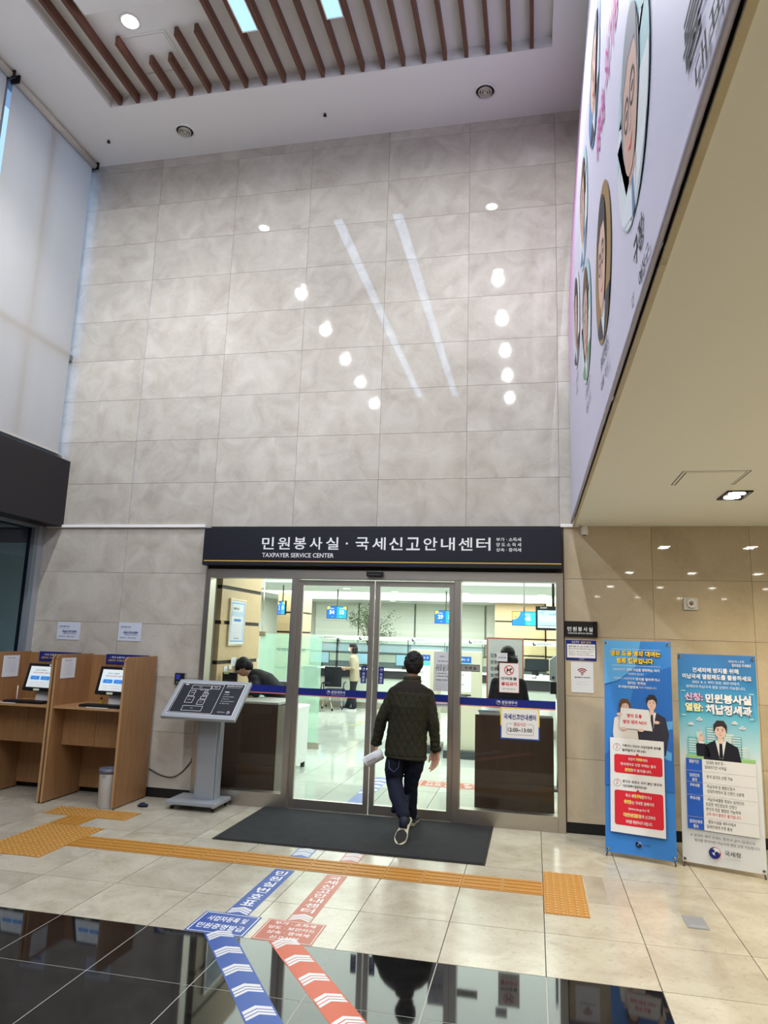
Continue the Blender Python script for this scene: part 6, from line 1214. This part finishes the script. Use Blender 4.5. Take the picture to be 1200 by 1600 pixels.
fuse(b, 'sweater', wm, BEI, .013, 3)
b = MB(); spine(b, [(-4.80, 10.4, .90), (-4.80, 10.4, .76)], [.165, .165], [.115, .115], (0, 1, 0)); limb(b, [V3((-4.80, 10.32, .78)), V3((-4.80, 10.32, .46)), V3((-4.75, 10.32, .10))], [.095, .075, .068]); limb(b, [V3((-4.80, 10.48, .78)), V3((-4.86, 10.48, .46)), V3((-4.96, 10.48, .10))], [.095, .075, .068]); fuse(b, 'trousers', wm, TRK, .013, 3)
for x, y in ((-4.79, 10.32), (-5.01, 10.48)): part('shoe', wm, lambda b: (b.box(x - .15, x + .09, y - .042, y + .042, 0, .03, WHT, .01), b.sph((x - .05, y, .045), (.11, .042, .04), SHOEB, 12)))
pq = thing('paper_sheet', (-5.1, 10.4, 1.0), 'small white papers held by the woman in the beige top', 'paper'); part('sheet', pq, lambda b: b.box(-5.20, -5.06, 10.34, 10.46, 1.0, 1.006, WHT, 0, Matrix.Translation((-5.1, 10.4, 1.0)) @ Matrix.Rotation(.5, 4, 'Y') @ Matrix.Translation((5.1, -10.4, -1.0))))
# --- person bending over behind the left desk
pb = thing('person', (-3.6, 1.2, 0), 'dark haired person in black jacket bending over behind the left glass', 'person'); BLKJ = cloth('black_jacket', (.010, .010, .013), (.018, .018, .022), 150, .85)
fw = V3((-.72, -.25, -.65)).normalized(); rt = V3((-.3, 1, -.05)).normalized(); up = rt.cross(fw).normalized(); up = up if up.z > 0 else -up; Br = (rt, fw, up); bh = V3((-3.955, 1.12, 1.405))
b = MB(); headshape(b, bh, Br, .98); spine(b, [(-3.42, 1.2, .95), (-3.52, 1.18, 1.10), (-3.66, 1.15, 1.22), (-3.80, 1.14, 1.29)], [.13, .13, .15, .08], [.09, .09, .09, .06], (0, 1, 0)); limb(b, [V3((-3.78, 1.14, 1.28)), V3((-3.92, 1.13, 1.36))], [.052, .050])
for q in (-1, 1): limb(b, [V3((-3.74, 1.15 + .16 * q, 1.25)), V3((-3.66, 1.10 + .22 * q, 1.08)), V3((-3.80, .92 + .16 * q, 1.09))], [.04, .036, .027]); hand(b, (-3.82, .90 + .15 * q, 1.09), (-.8, -.5, 0), (0, 0, -1), (0, -q * 1., 0), .95, .2)
for q in (-1, 1): limb(b, [V3((-3.40, 1.2 + .09 * q, .92)), V3((-3.42, 1.18 + .09 * q, .48)), V3((-3.38, 1.2 + .10 * q, .08))], [.075, .052, .035])
fuse(b, 'body', pb, SKM, .010, 2); face_parts(pb, bh, Br, .98); f3 = lambda x, y, z: bh + Br[0] * x + Br[1] * y + Br[2] * z
b = MB()
for x, y, z, r in ((0, -.03, .04, .088), (0, .03, .05, .074), (0, -.055, -.02, .076), (-.045, -.02, .01, .052), (.045, -.02, .01, .052), (0, -.06, -.05, .055)): b.sph(tuple(f3(x, y, z)), r, Z, 12)
fuse(b, 'hair', pb, HAIRM, .01, 2)
b = MB(); spine(b, [(-3.38, 1.2, .84), (-3.42, 1.2, .95), (-3.52, 1.18, 1.11), (-3.66, 1.15, 1.235), (-3.79, 1.14, 1.30), (-3.85, 1.14, 1.33)], [.175, .175, .175, .195, .14, .08], [.12, .12, .12, .125, .10, .07], (0, 1, 0))
for q in (-1, 1): limb(b, [V3((-3.74, 1.15 + .17 * q, 1.25)), V3((-3.66, 1.10 + .23 * q, 1.11)), V3((-3.79, .95 + .17 * q, 1.115))], [.075, .06, .045])
fuse(b, 'jacket', pb, BLKJ, .012, 3)
b = MB(); spine(b, [(-3.38, 1.2, .95), (-3.38, 1.2, .80)], [.16, .165], [.115, .115], (0, 1, 0))
for q in (-1, 1): limb(b, [V3((-3.39, 1.2 + .09 * q, .82)), V3((-3.42, 1.18 + .09 * q, .48)), V3((-3.38, 1.2 + .10 * q, .10))], [.095, .072, .062])
fuse(b, 'trousers', pb, TRK, .014, 3)
for q in (-1, 1): part('shoe', pb, lambda b: (b.box(-3.52, -3.30, 1.2 + .1 * q - .042, 1.2 + .1 * q + .042, 0, .025, BLK, .008), b.sph((-3.42, 1.2 + .1 * q, .05), (.10, .04, .04), BLK, 12)))
# --- long haired person standing at the right desk, back to the glass
pw = thing('person', (-.575, 1.25, 0), 'person with long black hair and black jacket standing behind the right desk', 'person'); ph = V3((-.585, 1.25, 1.655))
b = MB(); headshape(b, ph, UP, .98); spine(b, [(-.575, 1.24, .85), (-.575, 1.24, 1.05), (-.58, 1.24, 1.28), (-.58, 1.25, 1.42)], [.12, .11, .14, .07], [.09, .08, .09, .06], (1, 0, 0)); limb(b, [V3((-.58, 1.25, 1.40)), V3((-.585, 1.25, 1.56))], [.045, .043])
for q in (-1, 1): limb(b, [V3((-.578 + .15 * q, 1.24, 1.36)), V3((-.578 + .20 * q, 1.26, 1.10)), V3((-.578 + .15 * q, 1.42, 1.06))], [.038, .033, .026]); hand(b, (-.578 + .15 * q, 1.44, 1.06), (-.1 * q, 1, 0), (0, 0, -1), (-q * 1., 0, 0), .92, .4)
for q in (-1, 1): limb(b, [V3((-.575 + .08 * q, 1.24, .85)), V3((-.575 + .085 * q, 1.24, .47)), V3((-.575 + .09 * q, 1.24, .08))], [.07, .05, .033])
fuse(b, 'body', pw, SKM, .010, 2); face_parts(pw, ph, UP, .98)
b = MB()
for x, y, z, r in ((0, -.02, .05, .092), (0, .025, .06, .078), (0, -.05, -.03, .086), (-.065, -.02, -.04, .064), (.065, -.02, -.04, .064), (-.075, -.03, -.13, .060), (.075, -.03, -.13, .060), (0, -.055, -.13, .080), (-.07, -.04, -.21, .055), (.065, -.04, -.20, .055), (0, -.06, -.22, .07)): b.sph(tuple(ph + V3((x, y, z))), r, Z, 12)
fuse(b, 'hair', pw, HAIRM, .009, 4)
b = MB(); spine(b, [(-.575, 1.24, .78), (-.575, 1.24, .95), (-.575, 1.24, 1.10), (-.578, 1.24, 1.28), (-.58, 1.245, 1.385), (-.58, 1.25, 1.45)], [.19, .18, .165, .18, .15, .07], [.125, .12, .115, .115, .09, .06], (1, 0, 0))
for q in (-1, 1): limb(b, [V3((-.578 + .15 * q, 1.24, 1.35)), V3((-.578 + .205 * q, 1.26, 1.10)), V3((-.578 + .155 * q, 1.40, 1.065))], [.062, .054, .042])
fuse(b, 'jacket', pw, BLKJ, .012, 3)
b = MB(); spine(b, [(-.575, 1.24, .92), (-.575, 1.24, .78)], [.155, .16], [.11, .11], (1, 0, 0))
for q in (-1, 1): limb(b, [V3((-.575 + .08 * q, 1.24, .80)), V3((-.575 + .085 * q, 1.24, .47)), V3((-.575 + .09 * q, 1.24, .10))], [.09, .07, .06])
fuse(b, 'trousers', pw, TRK, .014, 3)
for q in (-1, 1): part('shoe', pw, lambda b: (b.box(-.575 + .09 * q - .042, -.575 + .09 * q + .042, 1.17, 1.40, 0, .025, BLK, .008), b.sph((-.575 + .09 * q, 1.28, .05), (.04, .10, .04), BLK, 12)))
